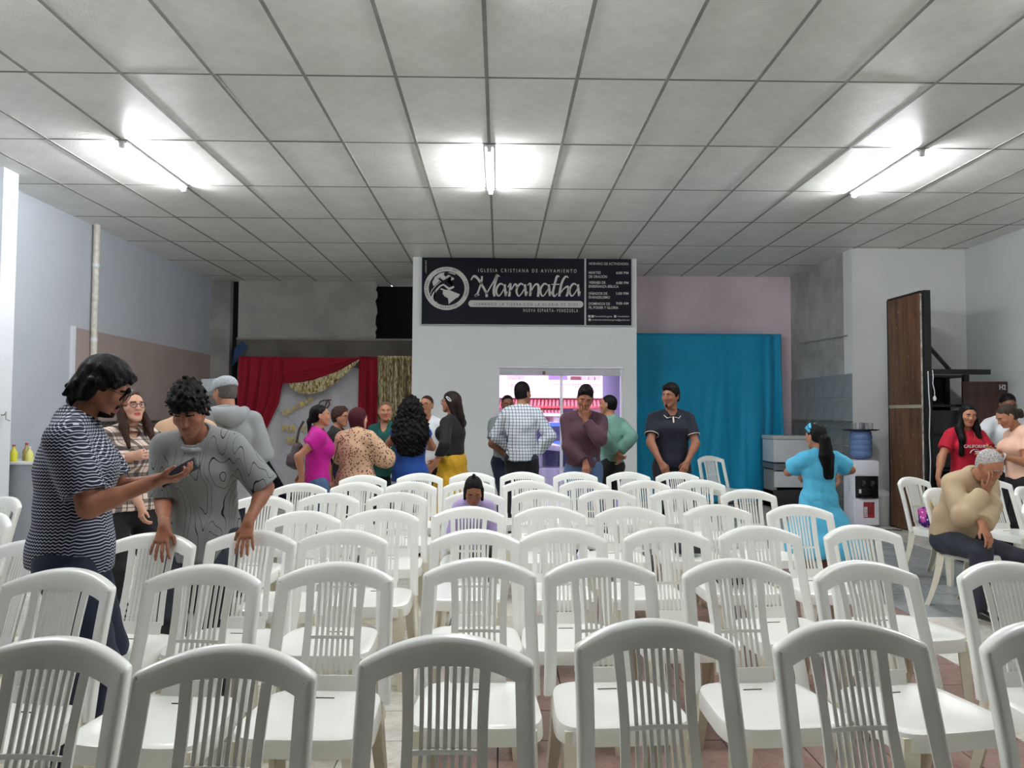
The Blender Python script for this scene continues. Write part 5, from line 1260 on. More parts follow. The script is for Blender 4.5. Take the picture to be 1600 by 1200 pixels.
person('green', 'smiling woman in dark green floral blouse, facing the viewer before the gold foil', L_(602, 8.1), 172, H=1.54, sex='f', skin='tan', build=1.08, head=(22, 0, 0), lids=.05, hair=dict(mat=H_blond, e=.007, nape=-.03, temple=(.0, -.01), front=(.082, .085)), rh=dict(t=tuple(Wp(590, 712, 7.85))), top=dict(mat=C['flor'], e=.02, sleeve=.7, hem=.75, vneck=.08, flare=.03), bottom=('trousers', C['black']))
J = PEOPLE['green']; tubeo('bag_strap', [J['nb']+J['X']*.09+J['Z']*.0+J['Y']*.03, J['ch']+J['Y']*.145+J['X']*.03, J['w']+J['Y']*.15-J['X']*.08, J['pel']-J['X']*.18+J['Y']*.06], .012, C['slate'], J['root'], 6, .4)
J = person('royal', 'woman with very long curly black hair and royal blue top, back turned', L_(642, 7.5), 4, H=1.53, sex='f', skin='tan', build=1.12, head=(0, 0, 0), hair=dict(mat=H_curl, e=.050, up=.016, nape=-.2, drop=.42, temple=(.04, -.06), res=.008, keepface=False, extra=[((0, -.04, .03), (0, -.07, -.14), .145, .205, .12, .11), ((0, -.07, -.14), (0, -.12, -.28), .205, .215, .11, .10), ((0, -.12, -.28), (0, -.13, -.44), .21, .15, .09, .07)], curl=(.016, 80, 2)),
    rh=dict(t=tuple(Wp(668, 700, 7.9)), polew=(.8, -.5, -.6), dw=(-.5, .8, .3)), lh=dict(t=tuple(Wp(618, 690, 7.9)), polew=(-.8, -.5, -.6), dw=(.3, .8, .3)), top=dict(mat=C['royal'], e=.020, sleeve=.14, se=.004, hem=.76, flare=.02, fold=.008, seed=9, ff=22), bottom=('trousers', C['white']))
J = person('vneck', 'woman with glasses in white v-neck top, half hidden behind the curly haired woman', L_(667, 8.6), 175, H=1.62, sex='f', skin='tan', head=(-14, -2, 0), hair=dict(mat=H_brown, e=.006, nape=-.02), top=dict(mat=C['white'], e=.018, sleeve=.6, hem=.8, vneck=.10), bottom=('trousers', C['black']))
glasses(J, M_frame)
J = person('mustard', 'woman in black long sleeved top and mustard skirt with a white hair clip', L_(707, 8.05), 62, H=1.65, sex='f', skin='tan', build=1.1, bust=1.1, head=(8, 0, 0), hair=dict(mat=hair_mat('dark_brown_hair', (40, 30, 28)), e=.014, nape=-.12, drop=.12, temple=(.0, -.03), extra=[((0, -.07, .02), (0, -.13, -.17), .065, .045), ((0, -.13, -.17), (0, -.155, -.27), .045, .02), ((.05, -.03, 0), (.06, -.07, -.16), .045, .025), ((-.05, -.03, 0), (-.06, -.07, -.16), .045, .025)], curl=(.002, 80, 1, (1, 1, .2))),
    rh=dict(t=tuple(Wp(680, 722, 8.0)), polew=(.3, .8, -.5), dw=(-.7, .1, -.6)), lh=dict(t=tuple(Wp(678, 728, 7.75)), polew=(.6, -.8, -.5), dw=(-.7, 0, -.8)), top=dict(mat=C['black'], e=.014, sleeve=1.96, se=.008, hem=.985, fold=.003), bottom=('skirt', C['mustard'], .28, .36))
glasses(J, M_frame)
bm = bmesh.new(); tube(bm, [J['hl']((-.095, -.02+.03*math.cos(a), .04+.022*math.cos(a)+.014*math.sin(a))) for a in np.linspace(0, 2*PI, 13)], .005, 6, cap=False); to_obj('hair_clip', bm, M_white, J['root'], 60)
# -------- men by the doorway
person('grey', 'man in grey polo shirt with hand on hip, behind the man in the checked shirt', L_(792, 9.0), -150, H=1.64, skin='deep', build=1.12, head=(-20, 4, 0), hair=dict(mat=H_black, e=.006, nape=-.03), rh=dict(t=tuple(Wp(792, 712, 8.75)), polew=(-1, .2, .1), dw=(.3, -.3, -1), nw=(.6, 0, 0), curl=(.3, .3, .3)), top=dict(mat=C['greyshirt'], e=.018, sleeve=.75, hem=.86, collar=(C['greyshirt'], .03)), bottom=('trousers', C['jeans']))
person('ging', 'man in white shirt with blue check lines, back turned, in the doorway', L_(815, 8.5), -12, H=1.77, skin='tan', build=1.02, head=(-30, 2, 0), hair=dict(mat=H_black, e=.010, nape=-.045, up=.006), rh=dict(t=tuple(Wp(838, 708, 8.5)), polew=(1, -.4, 0), dw=(-.1, .1, -1)), lh=dict(t=tuple(Wp(797, 700, 8.75)), polew=(-1, -.2, 0)), top=dict(mat=C['ging'], e=.020, sleeve=1.9, se=.014, hem=.90, fold=.008, seed=8, flare=.01, collar=(C['ging'], .03)), bottom=('trousers', C['charcoal']), res=.011)
J = person('maroon', 'young man in maroon sweater covering his mouth with one hand', L_(912, 7.55), 168, H=1.70, skin='brown', build=1.04, lean=4, twist=8, head=(6, 20, -6), neckf=.02, lids=.6, hair=dict(mat=H_black, e=.012, up=.012, nape=-.03, temple=(.02, .0), extra=[((-.02, .05, .105), (.03, .05, .105), .03, .03)], curl=(.004, 90, 1)),
    rh=dict(t=(Wp(915, 730, 7.30).x, 7.33, .955), polew=(-.8, .5, 0), dw=(0, -.5, -.85), nw=(0, .85, -.5), curl=(.2, .4, .3), thumb=.3), lh=dict(face=(-.020, .120, -.180), fd=(.10, -.12, 1), fn=(0, -1, -.1), polew=(.8, -.2, -1), curl=(.10, .2, .2), spread=.2, thumb=.2),
    top=dict(mat=C['maroon'], e=.020, sleeve=1.92, se=.014, hem=.90, fold=.008, ff=20, seed=10), bottom=('trousers', C['blue_jeans']), res=.010, fres=.005, hres=.005)
J = person('teal', 'man in light green long sleeved shirt with hands behind his back', L_(953, 8.3), 38, H=1.63, skin='tan', build=1.08, head=(22, 0, 0), hair=dict(mat=H_black, e=.005, nape=-.04), rh=dict(t=tuple(Wp(966, 708, 8.15)), polew=(1, -1, 0), dw=(.2, -.2, -1), curl=(.6, .6, .5)), lh=dict(t=tuple(Wp(963, 706, 8.05)), polew=(-.4, -1, 0), dw=(.6, 0, -.7), curl=(.6, .6, .5)), top=dict(mat=C['teal'], e=.020, sleeve=1.9, se=.014, hem=.90, fold=.006, seed=12, collar=(C['teal'], .03)), bottom=('trousers', C['black']))
# navy polo man
q = CH[(6, 6)][0]
J = person('polo', 'young man in navy polo shirt with cream trim, before the teal curtain', L_(1049, 7.66), 178, H=1.72, skin='brown', build=1.06, head=(-42, 2, 0), lids=.45, hair=dict(mat=H_black, e=.014, up=.010, nape=-.035, temple=(.015, -.01), extra=[((-.02, .06, .10), (.03, .06, .10), .025, .025)], curl=(.003, 100, 1)), beard=1,
    rh=dict(t=tuple(Wp(1032, 722, 7.4)), polew=(-1, .3, 0), dw=(.35, -.45, -.8), nw=(.3, .8, -.4), curl=(.3, .6, .5), thumb=.5), lh=dict(t=tuple(Wp(1074, 722, 7.42)), polew=(1, .3, 0), dw=(-.45, -.45, -.75), nw=(-.3, .8, -.4), curl=(.3, .6, .5), thumb=.6),
    top=dict(mat=C['navy'], e=.018, sleeve=.68, se=.016, hem=.885, fold=.005, seed=13, neck=.062), bottom=('trousers', C['darkjeans']), res=.010, fres=.005, hres=.005)
for sh, el in ((J['shR'], J['elR']), (J['shL'], J['elL'])):
    e_ = sh+(el-sh)*.675; u, v_, _ = frame_at(Vector(sh), Vector(el)); u, v_ = np.array(u), np.array(v_); tubeo('sleeve_trim', [e_+(u*math.cos(a)+v_*math.sin(a))*.0715*J['s'] for a in np.linspace(0, 2*PI, 17)], .004, C['cream'], J['root'], 6)
nb_, X, Y, Z = J['nb'], J['X'], J['Y'], J['Z']
bm = bmesh.new()
for sx in (-1, 1):
    vs = [bm.verts.new(nb_+q_) for q_ in (Z*.045-Y*.03+X*sx*.068, Z*.02+Y*.055+X*sx*.050, -Z*.035+Y*.105+X*sx*.012, -Z*.045+Y*.10+X*sx*.058, -Z*.0+Y*.05+X*sx*.10, Z*.02-Y*.03+X*sx*.10)]; bm.faces.new(vs)
bmesh.ops.solidify(bm, geom=list(bm.faces), thickness=.006); cb = to_obj('collar', bm, C['navy'], J['root'], 60)
for sx in (-1, 1): tubeo('collar_trim', [nb_+q_ for q_ in (-Z*.035+Y*.108+X*sx*.016, -Z*.045+Y*.104+X*sx*.060, -Z*.0+Y*.056+X*sx*.103, Z*.02-Y*.03+X*sx*.104)], .003, C['cream'], cb, 6)
tubeo('placket', [nb_-Z*.03+Y*.108, nb_-Z*.09+Y*.130, nb_-Z*.13+Y*.140], .008, C['cream'], J['root'], 6, .5)
# girl in blue dress, back turned
J = person('girl', 'girl in sky blue puff sleeved dress with long dark ponytail, back turned', L_(1278, 6.2), 8, H=1.32, sex='f', skin='tan', build=1.12, hs=1.12, head=(14, 6, 0), hair=dict(mat=H_black, e=.010, nape=-.05, temple=(-.01, -.03), drop=.42, extra=[((0, -.095, .0), (0, -.12, -.04), .035, .04), ((0, -.12, -.04), (0, -.12, -.20), .06, .085, .045, .045), ((0, -.12, -.20), (0, -.125, -.40), .088, .06, .045, .03)], curl=(.003, 80, 1, (1, 1, .3))),
    rh=dict(t=tuple(Wp(1312, 742, 6.45)), polew=(1, -.3, -.3)), lh=dict(t=tuple(Wp(1250, 735, 6.45)), polew=(-1, -.3, -.3)), top=dict(mat=C['sky'], e=.018, sleeve=.72, se=.040, hem=.66, fold=.005, ff=60, name='dress_top', st=(1, 1, .2)), bottom=('skirt', C['sky'], .27, .40), shoes=('brown',))
bw_ = tubeo('hair_bow', [J['hl']((-.075, -.01, .05)), J['hl']((-.09, .02, .09)), J['hl']((-.06, .0, .125)), J['hl']((-.085, -.02, .08))], .014, C['sky'], J['root'], 8)
tubeo('hair_tie', [J['hl']((.04*math.cos(a), -.112-.01*math.sin(a), -.015+.02*math.sin(a))) for a in np.linspace(0, 2*PI, 13)], .009, M_white, J['root'], 6)
tubeo('beaded_band', [J['hl']((.088*math.cos(a), .0, .045+.088*math.sin(a))) for a in np.linspace(.1, 1.6, 10)], .006, M_white, J['root'], 6)
# red shirt girl
J = person('red', 'young woman with long black hair in red t-shirt with white CALIFORNIA lettering', L_(1508, 7.3), 178, H=1.53, sex='f', skin='tan', head=(-8, 10, -4), lids=.45, bust=.95, hair=dict(mat=H_black, e=.013, nape=-.12, drop=.38, front=(.080, .090), temple=(.0, -.03), extra=[((.066, -.01, .02), (.095, .05, -.14), .034, .042), ((-.066, -.01, .02), (-.095, .05, -.14), .032, .036), ((-.095, .05, -.14), (-.11, .10, -.22), .036, .02), ((.095, .05, -.14), (.088, .150, -.25), .044, .036), ((.088, .150, -.25), (.085, .175, -.42), .036, .024), ((0, -.06, -.05), (0, -.07, -.22), .08, .08)], curl=(.003, 60, 1, (1, 1, .3))),
    rh=dict(t=tuple(Wp(1464, 752, 7.2)), polew=(-.6, .6, 0)), lh=dict(t=tuple(Wp(1545, 712, 7.0)), polew=(.8, .2, -.6), dw=(-.8, -.3, .2)), top=dict(mat=C['red'], e=.018, sleeve=.62, se=.018, hem=.86, fold=.006, seed=15), bottom=('trousers', C['jeans']), res=.010, fres=.005)
c = J['ch']+J['Y']*.158+J['Z']*.015; t = text('shirt_lettering', 'CALIFORNIA', M_white, .030, (0, 0, 0), .235, J['root'], .001, align='CENTER', bold=.01); t.location = tuple(c-J['Z']*.03+J['Y']*.012); t.rotation_euler = (PI/2, 0, PI)
tubeo('shirt_arc_print', [c-J['Z']*(.085-.04*math.sin(a))+J['X']*.05*math.cos(a)-J['Y']*.0 for a in np.linspace(.1, PI-.1, 12)], .006, M_white, J['root'], 6, .5)
tubeo('necklace', [J['nb']+J['X']*.045*math.cos(a)+J['Y']*(.07+.055*abs(math.sin(a)))-J['Z']*(.0+.085*abs(math.sin(a))) for a in np.linspace(0, PI, 12)], .0018, M_gold2, J['root'], 5)
person('whiteman', 'man in white t-shirt partly hidden behind the two women at right', L_(1572, 8.1), 176, H=1.66, skin='deep', build=1.12, head=(-8, 14, 0), hair=dict(mat=H_black, e=.008, nape=-.03, up=.004), rh=dict(t=tuple(Wp(1535, 700, 7.8)), polew=(-1, 0, -.5), dw=(1, -.2, .1)), top=dict(mat=C['white'], e=.022, sleeve=.85, se=.014, hem=.80), bottom=('trousers', C['black']))
glasses(PEOPLE['whiteman'], M_frame)
J = person('peach', 'woman in peach t-shirt facing left at the right edge, hair tied back', L_(1594, 6.95), 82, H=1.54, sex='f', skin='tan', build=1.06, bust=1.15, lean=4, neckf=.02, head=(0, 30, 0), lids=.7, hair=dict(mat=hair_mat('brown_tied_hair', (62, 54, 44)), e=.007, nape=-.05, temple=(-.01, -.03), extra=[((0, -.10, .0), (0, -.13, -.02), .03, .035), ((0, -.13, -.02), (0, -.13, -.06), .04, .03)], curl=(.0015, 80, 1, (.2, 1, 1))),
    rh=dict(t=tuple(Wp(1560, 705, 7.0)), polew=(.3, .4, -1), dw=(-1, 0, .1), nw=(0, 0, 1), curl=(.5, .6, .5)), lh=dict(t=tuple(Wp(1563, 712, 6.8)), polew=(.5, -.3, -1), dw=(-1, .1, .1), nw=(0, .2, 1), curl=(.4, .5, .5)), top=dict(mat=C['peach'], e=.014, sleeve=.55, se=.010, hem=.84, fold=.004), bottom=('trousers', C['black']), res=.010, fres=.005)
e_ = J['wrL']+(J['elL']-J['wrL'])*.12; d_ = Vector(J['elL']-J['wrL']).normalized(); u, v_, _ = frame_at(Vector((0, 0, 0)), d_); tubeo('white_bracelet', [e_+(np.array(u)*math.cos(a)+np.array(v_)*math.sin(a))*.031 for a in np.linspace(0, 2*PI, 13)], .006, M_white, J['root'], 6)
p2_ = empty('phone', tuple(Wp(1538, 704, 6.85)), 0, 'pale phone held by the woman in the peach t-shirt', 'phone'); bm = bmesh.new(); bx(bm, -.07, .07, -.035, .035, -.004, .004, .003); to_obj('case', bm, M_fix, p2_, 40); bm = bmesh.new(); bx(bm, -.066, .066, -.031, .031, .004, .005); to_obj('screen', bm, MATS['phone_screen'], p2_); p2_.rotation_euler = (0, math.radians(-8), math.radians(-6))
person('edge', 'dark haired person cut off by the right edge behind the woman in peach', L_(1624, 7.55), 110, H=1.56, sex='f', skin='tan', hair=dict(mat=H_black, e=.012, nape=-.06), top=dict(mat=C['charcoal'], e=.02, sleeve=.7, hem=.8), bottom=('trousers', C['black']))
# -------- seated old man
q, r = CH['old']; cx, cy = q.x+math.sin(r)*YTOP, q.y-math.cos(r)*YTOP
J = person('old', 'old man with white hair in beige shirt seated, rubbing his eyes', (cx-.13, cy+.03), 180+12, H=1.60, skin='tan', build=1.0, hipz=.53, lean=28, head=(2, 36, 4), neckf=.04, lids=1.0,
    feet=((.14, .36, .10), (-.42, .42, .10)), hair=dict(mat=H_white, e=.006, nape=-.04, temple=(-.005, -.01), front=(.07, .095)),
    rh=dict(face=(.060, .118, -.150), fd=(-.12, -.10, 1), fn=(0, -1, -.1), polew=(-.5, -.5, -1), curl=(.12, .3, .3), spread=.1, thumb=.3), lh=dict(t=tuple(Wp(1532, 838, 5.0)), polew=(1, .5, -.3), dw=(.15, -.55, -.8), nw=(-.2, .7, -.6), curl=(.25, .4, .3), spread=.1, thumb=.3),
    top=dict(mat=C['beige'], e=.024, sleeve=1.85, se=.014, hem=.50, fold=.012, ff=20, seed=16, collar=(C['beige'], .04), belly=.8, res=.009), bottom=('trousers', C['slate']), res=.009, fres=.0045, hres=.0045)
q, r = CH[(4, 3)]
J = person('child', 'small child in lavender top seated in the middle of the chair rows, head bowed', (q.x, q.y-YTOP+.02), 180, H=1.03, sex='f', skin='brown', hipz=.505, lean=14, hs=1.28, head=(4, 34, 0), lids=1, hair=dict(mat=H_black, e=.010, nape=-.05, temple=(.03, -.02), front=(.10, .03), extra=[((0, -.03, .150), (0, -.03, .156), .015, .015), ((.07, .02, .03), (.078, .05, -.05), .022, .014), ((-.07, .02, .03), (-.078, .05, -.06), .022, .014)]), feet=((.07, .26, .26), (-.07, .26, .26)), top=dict(mat=C['lavender'], e=.018, sleeve=1.6, hem=.47), bottom=('trousers', C['black']), res=.010, fres=.0055)
# ================================================================ furnishings at the right
BD = empty('door_panel', (5.10, 9.17, 0), math.radians(2), 'tall brown wooden panel with black steel edge standing by the right wall', 'board')
k = NB('weathered_brown_wood'); k.set(.55); f = k.noise(2.2, 6, k.mapping((9, 9, .7))); g = k.noise(42, 2); s_ = k.noise(2.0, 5)
a = k.ramp(f, [(.3, s2l((58, 38, 26))), (.6, s2l((104, 70, 46)))]); b = k.ramp(g, [(.70, (0, 0, 0)), (.73, (1, 1, 1))]); a = k.mix(k.ramp(s_, [(.60, (0, 0, 0)), (.72, (.7, .7, .7))]), a, s2l((30, 22, 18)))
k.col(k.mix(b, a, s2l((170, 164, 150)))); k.bump(f, .3, .01); M_wood = k.m
box('upper_board', -.03, .02, -.35, .35, 1.56, 2.92, M_wood, BD, .004); box('lower_board', -.03, .02, -.35, .35, .02, 1.53, M_wood, BD, .004)
box('joint_strip', -.034, .025, -.35, .35, 1.525, 1.565, simple('mortar_strip', (150, 146, 132), .8, bump=.5), BD)
box('white_edge', -.035, .022, -.375, -.352, .02, 2.90, simple('chipped_white_edge', (178, 174, 164), .8, var=.35, sc=16), BD); box('steel_post', -.03, .05, -.43, -.377, 0, 2.94, M_blackmetal, BD, .003); box('steel_cap', -.035, .03, -.35, .35, 2.92, 2.945, M_blackmetal, BD)
box('steel_post', -.03, .02, .351, .375, 0, 2.93, M_blackmetal, BD)
bm = bmesh.new(); bx(bm, .05, .78, -.43, -.36, 1.93, 1.99); to_obj('steel_arm', bm, M_blackmetal, BD)
a_, b_ = Vector((.04, -.40, 2.26)), Vector((.30, -.40, 1.97)); bm = bmesh.new(); tube(bm, [a_, b_], .028, 4); to_obj('steel_brace', bm, M_blackmetal, BD)
def fix(o, par):
    par_m = Matrix.Translation(par.location) @ par.rotation_euler.to_matrix().to_4x4(); o.parent = par; o.matrix_parent_inverse = par_m.inverted(); return o
crd = empty('pull_cord', tuple(onY(1457, 578, 8.60))); fix(crd, BD)
tubeo('cord', [(0, 0, 0), (.008, 0, -.08), (.0, 0, -.16), (.02, 0, -.25), (.02, 0, -.32)], .005, M_white, crd, 6); latheo('bulb', [(0, .03), (.012, .02), (.02, -.005), (.014, -.03), (0, -.035)], M_white, crd, 12, (.02, 0, -.33))
lc = tubeo('cable', [tuple(onY(x+1, y, 8.66)) for x, y in [(1449, 580), (1450, 610), (1452, 640), (1451, 680), (1453, 720), (1452, 760)]], .006, M_white, None, 6); fix(lc, BD)
SHF = empty('metal_shelf', (5.56, 9.40, 0), 0, 'black open metal shelf unit behind the tall brown panel', 'shelf')
for x in (-.36, .30):
    for y in (-.2, .2): box('post', x-.03, x+.03, y-.03, y+.03, 0, 1.95, M_blackmetal, SHF)
M_bk = simple('black_sheet', (18, 18, 20), .5)
for z in (.3, .75, 1.2, 1.56, 1.93): box('shelf_board', -.36, .30, -.2, .2, z-.015, z+.015, M_bk, SHF)
box('back_sheet', -.36, .30, .2, .21, 0, 1.93, M_bk, SHF); box('hanging_cloth', -.33, .27, -.17, -.15, .78, 1.50, simple('dark_grey_panel', (44, 44, 48), .35), SHF)
BR = empty('wood_panel', (6.05, 9.1, 0), math.radians(-6), 'dark reddish brown wooden panel with white mark leaning at the right wall', 'board')
M_w2 = NB('dark_red_wood'); M_w2.set(.35); M_w2.col(M_w2.ramp(M_w2.noise(3, 5, M_w2.mapping((8, 8, .8))), [(.3, s2l((44, 26, 22))), (.7, s2l((74, 46, 38)))])); M_w2 = M_w2.m
box('leaf', -.28, .25, -.02, .02, 0, 1.86, M_w2, BR, .004); text('painted_mark', 'H2', M_white, .06, (.15, -.024, 1.76), .075, BR, .001, bold=.02)
# water dispenser with jug, tray and glasses
WD = empty('water_dispenser', (4.69, 9.55, 0), 0, 'white and black standing water dispenser by the tiled corner', 'water dispenser')
M_wp = simple('dispenser_white', (222, 222, 230), .3, var=.02); M_bp2 = simple('dispenser_black', (12, 12, 14), .2, var=0)
box('body', -.16, .16, -.13, .16, .03, .86, M_wp, WD, .02); box('upper_door', -.145, .155, -.16, -.12, .66, .85, M_wp, WD, .012); box('tap_recess', -.14, .15, -.145, -.12, .38, .655, M_bp2, WD, .004); box('lower_door', -.14, .15, -.155, -.12, .04, .375, M_wp, WD, .01)
for x in (-.045, .07):
    t = box('tap', x-.018, x+.018, -.185, -.14, .53, .60, simple('tap_dark', (60, 60, 64), .3), WD, .006); box('lever', x-.010, x+.010, -.20, -.18, .50, .56, M_bp2, t, .003)
box('drip_tray', -.10, .12, -.19, -.14, .385, .40, M_bp2, WD, .003); box('small_sticker', -.10, -.07, -.147, -.145, .44, .49, M_white, WD)
for z, c_ in ((.80, (30, 30, 30)), (.745, (255, 120, 120))): latheo('indicator', [(0, -.001), (.006, -.001), (.006, .001)], simple('ind%d' % c_[0], c_, .4, var=0), WD, 10, (.02, -.161, z)) 
lb = box('label_sticker', -.05, .09, -.158, -.155, .13, .33, simple('sticker_red', (150, 50, 52), .5, var=.4, sc=40), WD); box('label_photo', -.045, .0, -.160, -.157, .14, .27, simple('sticker_pale', (196, 186, 190), .5, var=.3, sc=50), lb)
text('label_lettering', 'AGUA FRIA', M_white, .014, (-.04, -.1600, .305), .12, lb, .0008)if False else None
for i in range(3):
    for j in range(6): box('side_vent', -.163, -.159, -.02+.03*i, -.005+.03*i, .45+.03*j, .465+.03*j, M_trimgrey, WD) if i == 0 else None
JG = empty('water_jug', (4.695, 9.55, .86), 0, 'blue ribbed water jug on top of the dispenser', 'water jug')
k = NB('blue_water_plastic'); k.set(.12); k.col(s2l((120, 150, 200))); k.b.inputs['Transmission Weight'].default_value = .35; k.b.inputs['IOR'].default_value = 1.2; M_jug = k.m
pr = [(0, -.0), (.05, 0), (.10, .02), (.128, .045)]
for z in (.06, .13, .20, .27): pr += [(.135, z), (.135, z+.045), (.128, z+.055)]
pr += [(.132, .345), (.12, .37), (0, .372)]
latheo('jug_body', pr, M_jug, JG, 32)
TR = latheo('tray', [(0, 0), (.20, 0), (.235, .012), (.24, .020), (.232, .018), (.2, .008), (0, .008)], M_bp2, None, 32); TR.location = (4.69, 9.55, 1.233); TR.scale = (1.0, .8, 1); tag(TR, 'black tray balanced on the blue water jug', 'tray')
k = NB('clear_glass'); k.set(.05); k.col((.95, .97, 1)); k.b.inputs['Transmission Weight'].default_value = .92; M_cg = k.m
gp = [(0, .004), (.028, .004), (.034, .095), (.037, .095), (.031, 0), (0, 0)]
gn = ['leftmost', 'second from the left', 'third from the left', 'rightmost']
for i, (dx, dy) in enumerate(((-.08, .02), (.0, -.05), (.06, .03), (.12, -.02))):
    g = latheo('drinking_glass', gp, M_cg, None, 20); g.location = (4.69+dx, 9.55+dy, 1.243); tag(g, 'clear drinking glass, %s on the black tray' % gn[i], 'glass', 'glasses on the tray')
BN = empty('waste_bin', (5.01, 9.69, 0), 0, 'round white plastic bin beside the water dispenser', 'bin')
latheo('bin_body', [(0, 0), (.11, 0), (.12, .02), (.13, .39), (.125, .39), (0, .38)], simple('bin_white', (196, 198, 196), .45), BN, 32); latheo('bin_lid', [(0, .46), (.07, .455), (.115, .43), (.135, .40), (.138, .385), (.125, .385)], simple('bin_lid_white', (206, 208, 206), .4), BN, 32)
# white appliance and table in the recess
FR = empty('white_freezer', (4.42, 11.35, 0), 0, 'white low appliance in the recess between teal curtain and tiled wall', 'appliance')
box('case', -.28, .28, -.22, .25, .72, 1.06, M_white, FR, .01); box('lid', -.29, .29, -.23, .26, 1.065, 1.12, simple('lid_grey', (200, 200, 196), .4), FR, .01); box('shelf', -.28, .28, -.22, .25, .60, .70, simple('grey_shelf', (110, 114, 120), .5), FR); box('machine', -.26, .2, -.20, .2, .34, .58, M_white, FR, .015); box('base', -.28, .28, -.2, .25, .02, .30, simple('dark_base', (40, 40, 42), .6), FR, .01)
for x in (-.25, .25): box('leg', x-.03, x+.03, -.18, .2, 0, .62, M_trimgrey, FR)
cb = tubeo('cable', [(4.45, 10.9, .75), (4.6, 10.4, .5), (4.6, 10.0, .05), (4.45, 9.6, .01), (4.4, 9.3, .01), (4.9, 9.2, .01), (5.0, 9.15, .01)], .006, M_blackmetal, None, 6); tag(cb, 'dark cable lying on the floor along the water dispenser', 'cable')
# bag and straw bag on the chair
q, r = CH['bag']; cx, cy = q.x+math.sin(r)*YTOP, q.y-math.cos(r)*YTOP
def loc_on(q, r, dx, dy, dz): return (q.x+math.sin(r)*YTOP+math.cos(r)*dx-math.sin(r)*dy, q.y-math.cos(r)*YTOP+math.sin(r)*dx+math.cos(r)*dy, dz)
def f_pur(k):
    v = k.n('ShaderNodeTexVoronoi'); v.inputs['Scale'].default_value = 34; k.L.new(k.obj(), v.inputs['Vector']); n_ = k.noise(12, 2)
    k.col(k.mix(k.ramp(v.outputs['Distance'], [(.2, (1, 1, 1)), (.28, (0, 0, 0))]), k.ramp(n_, [(.45, s2l((60, 40, 110))), (.55, s2l((190, 70, 150)))]), s2l((200, 190, 220))))
pb = empty('bag', loc_on(q, r, -.15, .02, .44), r, 'purple floral printed bag on the chair beside the old man', 'bag'); v = Vol((-.12, -.12, 0), (.12, .12, .26), .007); v.cap((0, 0, .07), (0, .02, .15), .075, .055, ((1, 0, 0), .055, .04), k=.02); v.folds(.005, 50, 2); v.plane((0, 0, .003), (0, 0, -1)); V, Q = v.mesh(); np_obj('pouch', V, Q, cloth('purple_print', f_pur), pb); tubeo('pink_strap', [(-.03, -.05, .17), (.0, -.07, .12), (.02, -.065, .07)], .006, simple('pink_strap', (220, 70, 150), .5), pb, 6)
def f_straw(k):
    o = k.sep(); w = k.n('ShaderNodeTexWave'); w.bands_direction = 'Z'; w.inputs['Scale'].default_value = 22; w.inputs['Distortion'].default_value = 3; k.L.new(k.obj(), w.inputs['Vector']); k.col(k.ramp(w.outputs['Fac'], [(.2, s2l((120, 100, 62))), (.7, s2l((186, 166, 118)))]))
sb = empty('straw_bag', loc_on(q, r, .045, .02, .441), r, 'woven straw bag beside the purple bag, on the chair behind the old man', 'bag'); bm = bmesh.new(); bx(bm, -.10, .13, -.06, .07, 0, .21, .012); to_obj('basket', bm, cloth('woven_straw', f_straw, bump=.9), sb, 40); bm = bmesh.new(); bx(bm, -.105, .135, -.065, .075, .19, .225, .008); to_obj('rim', bm, simple('straw_rim', (170, 152, 90), .8, bump=.6), sb, 40)
# dark bags on chairs of the middle rows
def lump(name, key, label, mat, sz=(.11, .07, .06), off=(0, -.02), seed=1):
    q, r = CH[key]; o = empty(name, loc_on(q, r, off[0], off[1], .44), r, label, 'bag'); v = Vol((-.2, -.16, 0), (.2, .16, .24), .009); v.cap((-sz[0]*.5, 0, sz[2]), (sz[0]*.5, 0, sz[2]), sz[1]*1.1, sz[1], ((0, 1, 0), sz[2]*1.1, sz[2]), k=.02); v.folds(.008, 45, seed); v.plane((0, 0, .003), (0, 0, -1)); V, Q = v.mesh(); np_obj('pouch', V, Q, mat, o)
    tubeo('handle', [(-.06, -.03, sz[2]*1.7), (-.03, -.03, sz[2]*2.5), (.03, -.03, sz[2]*2.5), (.06, -.03, sz[2]*1.7)], .007, M_blackmetal, o, 6); return o
def f_camo(k): k.col(k.ramp(k.noise(26, 3), [(.42, s2l((36, 42, 40))), (.5, s2l((92, 100, 92))), (.58, s2l((60, 66, 62)))]))
lump('bag', (3, 5), 'grey green camouflage bag on a chair in the fourth row', cloth('camo', f_camo), seed=3); lump('bag', (4, 6), 'flat black bag on a chair in the fifth row, right of centre', C['charcoal'], (.14, .08, .04), seed=5)
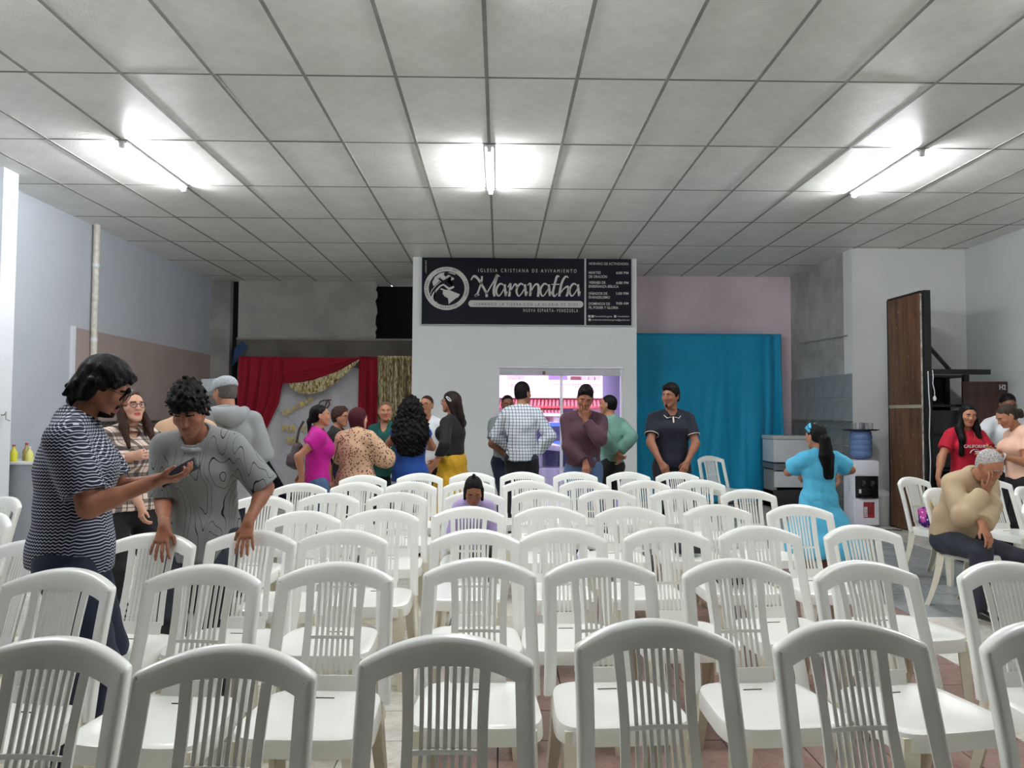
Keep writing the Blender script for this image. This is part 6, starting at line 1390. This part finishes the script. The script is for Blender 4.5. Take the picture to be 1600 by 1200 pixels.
# left corner: side table, bottles, greens, blue basin
TB = empty('side_table', (-4.62, 7.42, 0), 0, 'grey side table with open shelf by the left column', 'table')
M_tg = simple('grey_laminate', (150, 154, 160), .4); box('table_top', -.26, .30, -.34, .55, .93, .955, M_white, TB, .004); box('side_panel', -.24, .26, -.32, -.29, 0, .93, M_tg, TB); box('side_panel', -.24, .26, .5, .53, 0, .93, M_tg, TB); box('shelf', -.24, .26, -.29, .5, .66, .68, M_tg, TB); box('back_panel', -.25, -.23, -.29, .5, 0, .93, M_tg, TB); box('front_panel', .235, .25, -.29, .5, 0, .62, M_tg, TB)
for i, (dx, dy, h_, c_, lb_) in enumerate([(.00, -.28, .16, (200, 196, 60), 'yellow cooking oil bottle'), (.10, -.20, .14, (210, 206, 120), 'pale yellow bottle'), (.02, -.12, .17, (170, 150, 90), 'amber bottle'), (.14, -.02, .15, (196, 180, 150), 'cream coloured bottle'), (.05, .12, .18, (206, 206, 210), 'clear white bottle')]):
    b = empty('bottle', (-4.62+dx, 7.42+dy, .955), 0, lb_+' standing on the grey side table', 'bottle', 'bottles on the side table'); latheo('glass_body', [(0, 0), (.032, 0), (.034, .01), (.034, h_*.55), (.012, h_*.78), (.012, h_*.92), (0, h_*.92)], simple('bottle%d' % i, c_, .15, var=0), b, 18); latheo('cap', [(0, h_), (.014, h_), (.014, h_*.9), (0, h_*.9)], M_white if i % 2 else simple('cap_red', (170, 40, 40), .4), b, 14)
bs = latheo('basin', [(0, 0), (.12, 0), (.17, .07), (.185, .075), (.175, .068), (.12, .008), (0, .008)], simple('blue_basin', (40, 130, 180), .35), None, 28); bs.location = (-4.58, 7.42, .682); tag(bs, 'shallow blue plastic basin on the shelf of the side table', 'basin')
gv = Vol((-.16, -.12, 0), (.16, .12, .16), .008); 
for i in range(5): gv.ell((-.08+.04*i, .02*math.sin(i*2), .055+.01*(i % 2)), (.045, .04, .035), k=.01)
gv.curls(.008, 70, 1); V, Q = gv.mesh(); gg = np_obj('greens', V, Q, simple('leafy_green', (110, 150, 70), .6, var=.35, sc=20)); gg.location = (-4.56, 7.38, .70); tag(gg, 'bunch of green vegetables in the blue basin', 'vegetables')
# white covered counter behind the plaid woman
CN = empty('counter', (-4.35, 9.6, 0), 0, 'long white covered counter along the left wall under the dark slot', 'counter')
box('counter_body', -.45, .35, -1.5, 1.6, .0, .98, simple('counter_white', (200, 202, 208), .5), CN, .01); box('cover_cloth', -.46, .37, -1.52, 1.62, .985, 1.0, simple('counter_cloth', (226, 228, 232), .6), CN, .004)
box('overhang', .36, .372, -1.52, 1.62, .70, .985, MATS['counter_cloth'], CN)
dr2 = tubeo('dried_branch', [(-4.2, 10.0, 1.02), (-4.15, 10.2, 1.10), (-4.1, 10.35, 1.07), (-4.1, 10.6, 1.13)], [.012, .016, .012, .006], simple('pale_wood', (196, 170, 120), .7), None, 6); tag(dr2, 'pale dried branch lying on the white counter', 'decoration')
# crumpled striped cloth and dark shoe bag on floor by the plaid woman

fb_ = empty('cloth_bag', tuple(onZ(214, 978, 0)), .3, 'black and white striped cloth bag on the floor behind the left chairs', 'bag')
v = Vol((-.2, -.16, 0), (.2, .16, .3), .010); v.cap((-.05, 0, .08), (.06, 0, .10), .10, .09, ((0, 1, 0), .09, .10), k=.03); v.folds(.01, 30, 4); v.plane((0, 0, .003), (0, 0, -1)); V, Q = v.mesh()
def f_strp(k): o = k.sep(); k.col(k.mix(stripes(k, k.math('ADD', o[2], k.math('MULTIPLY', o[0], .3)), .035, .4), s2l((190, 184, 172)), s2l((50, 42, 44))))
np_obj('pouch', V, Q, cloth('striped_canvas', f_strp), fb_)
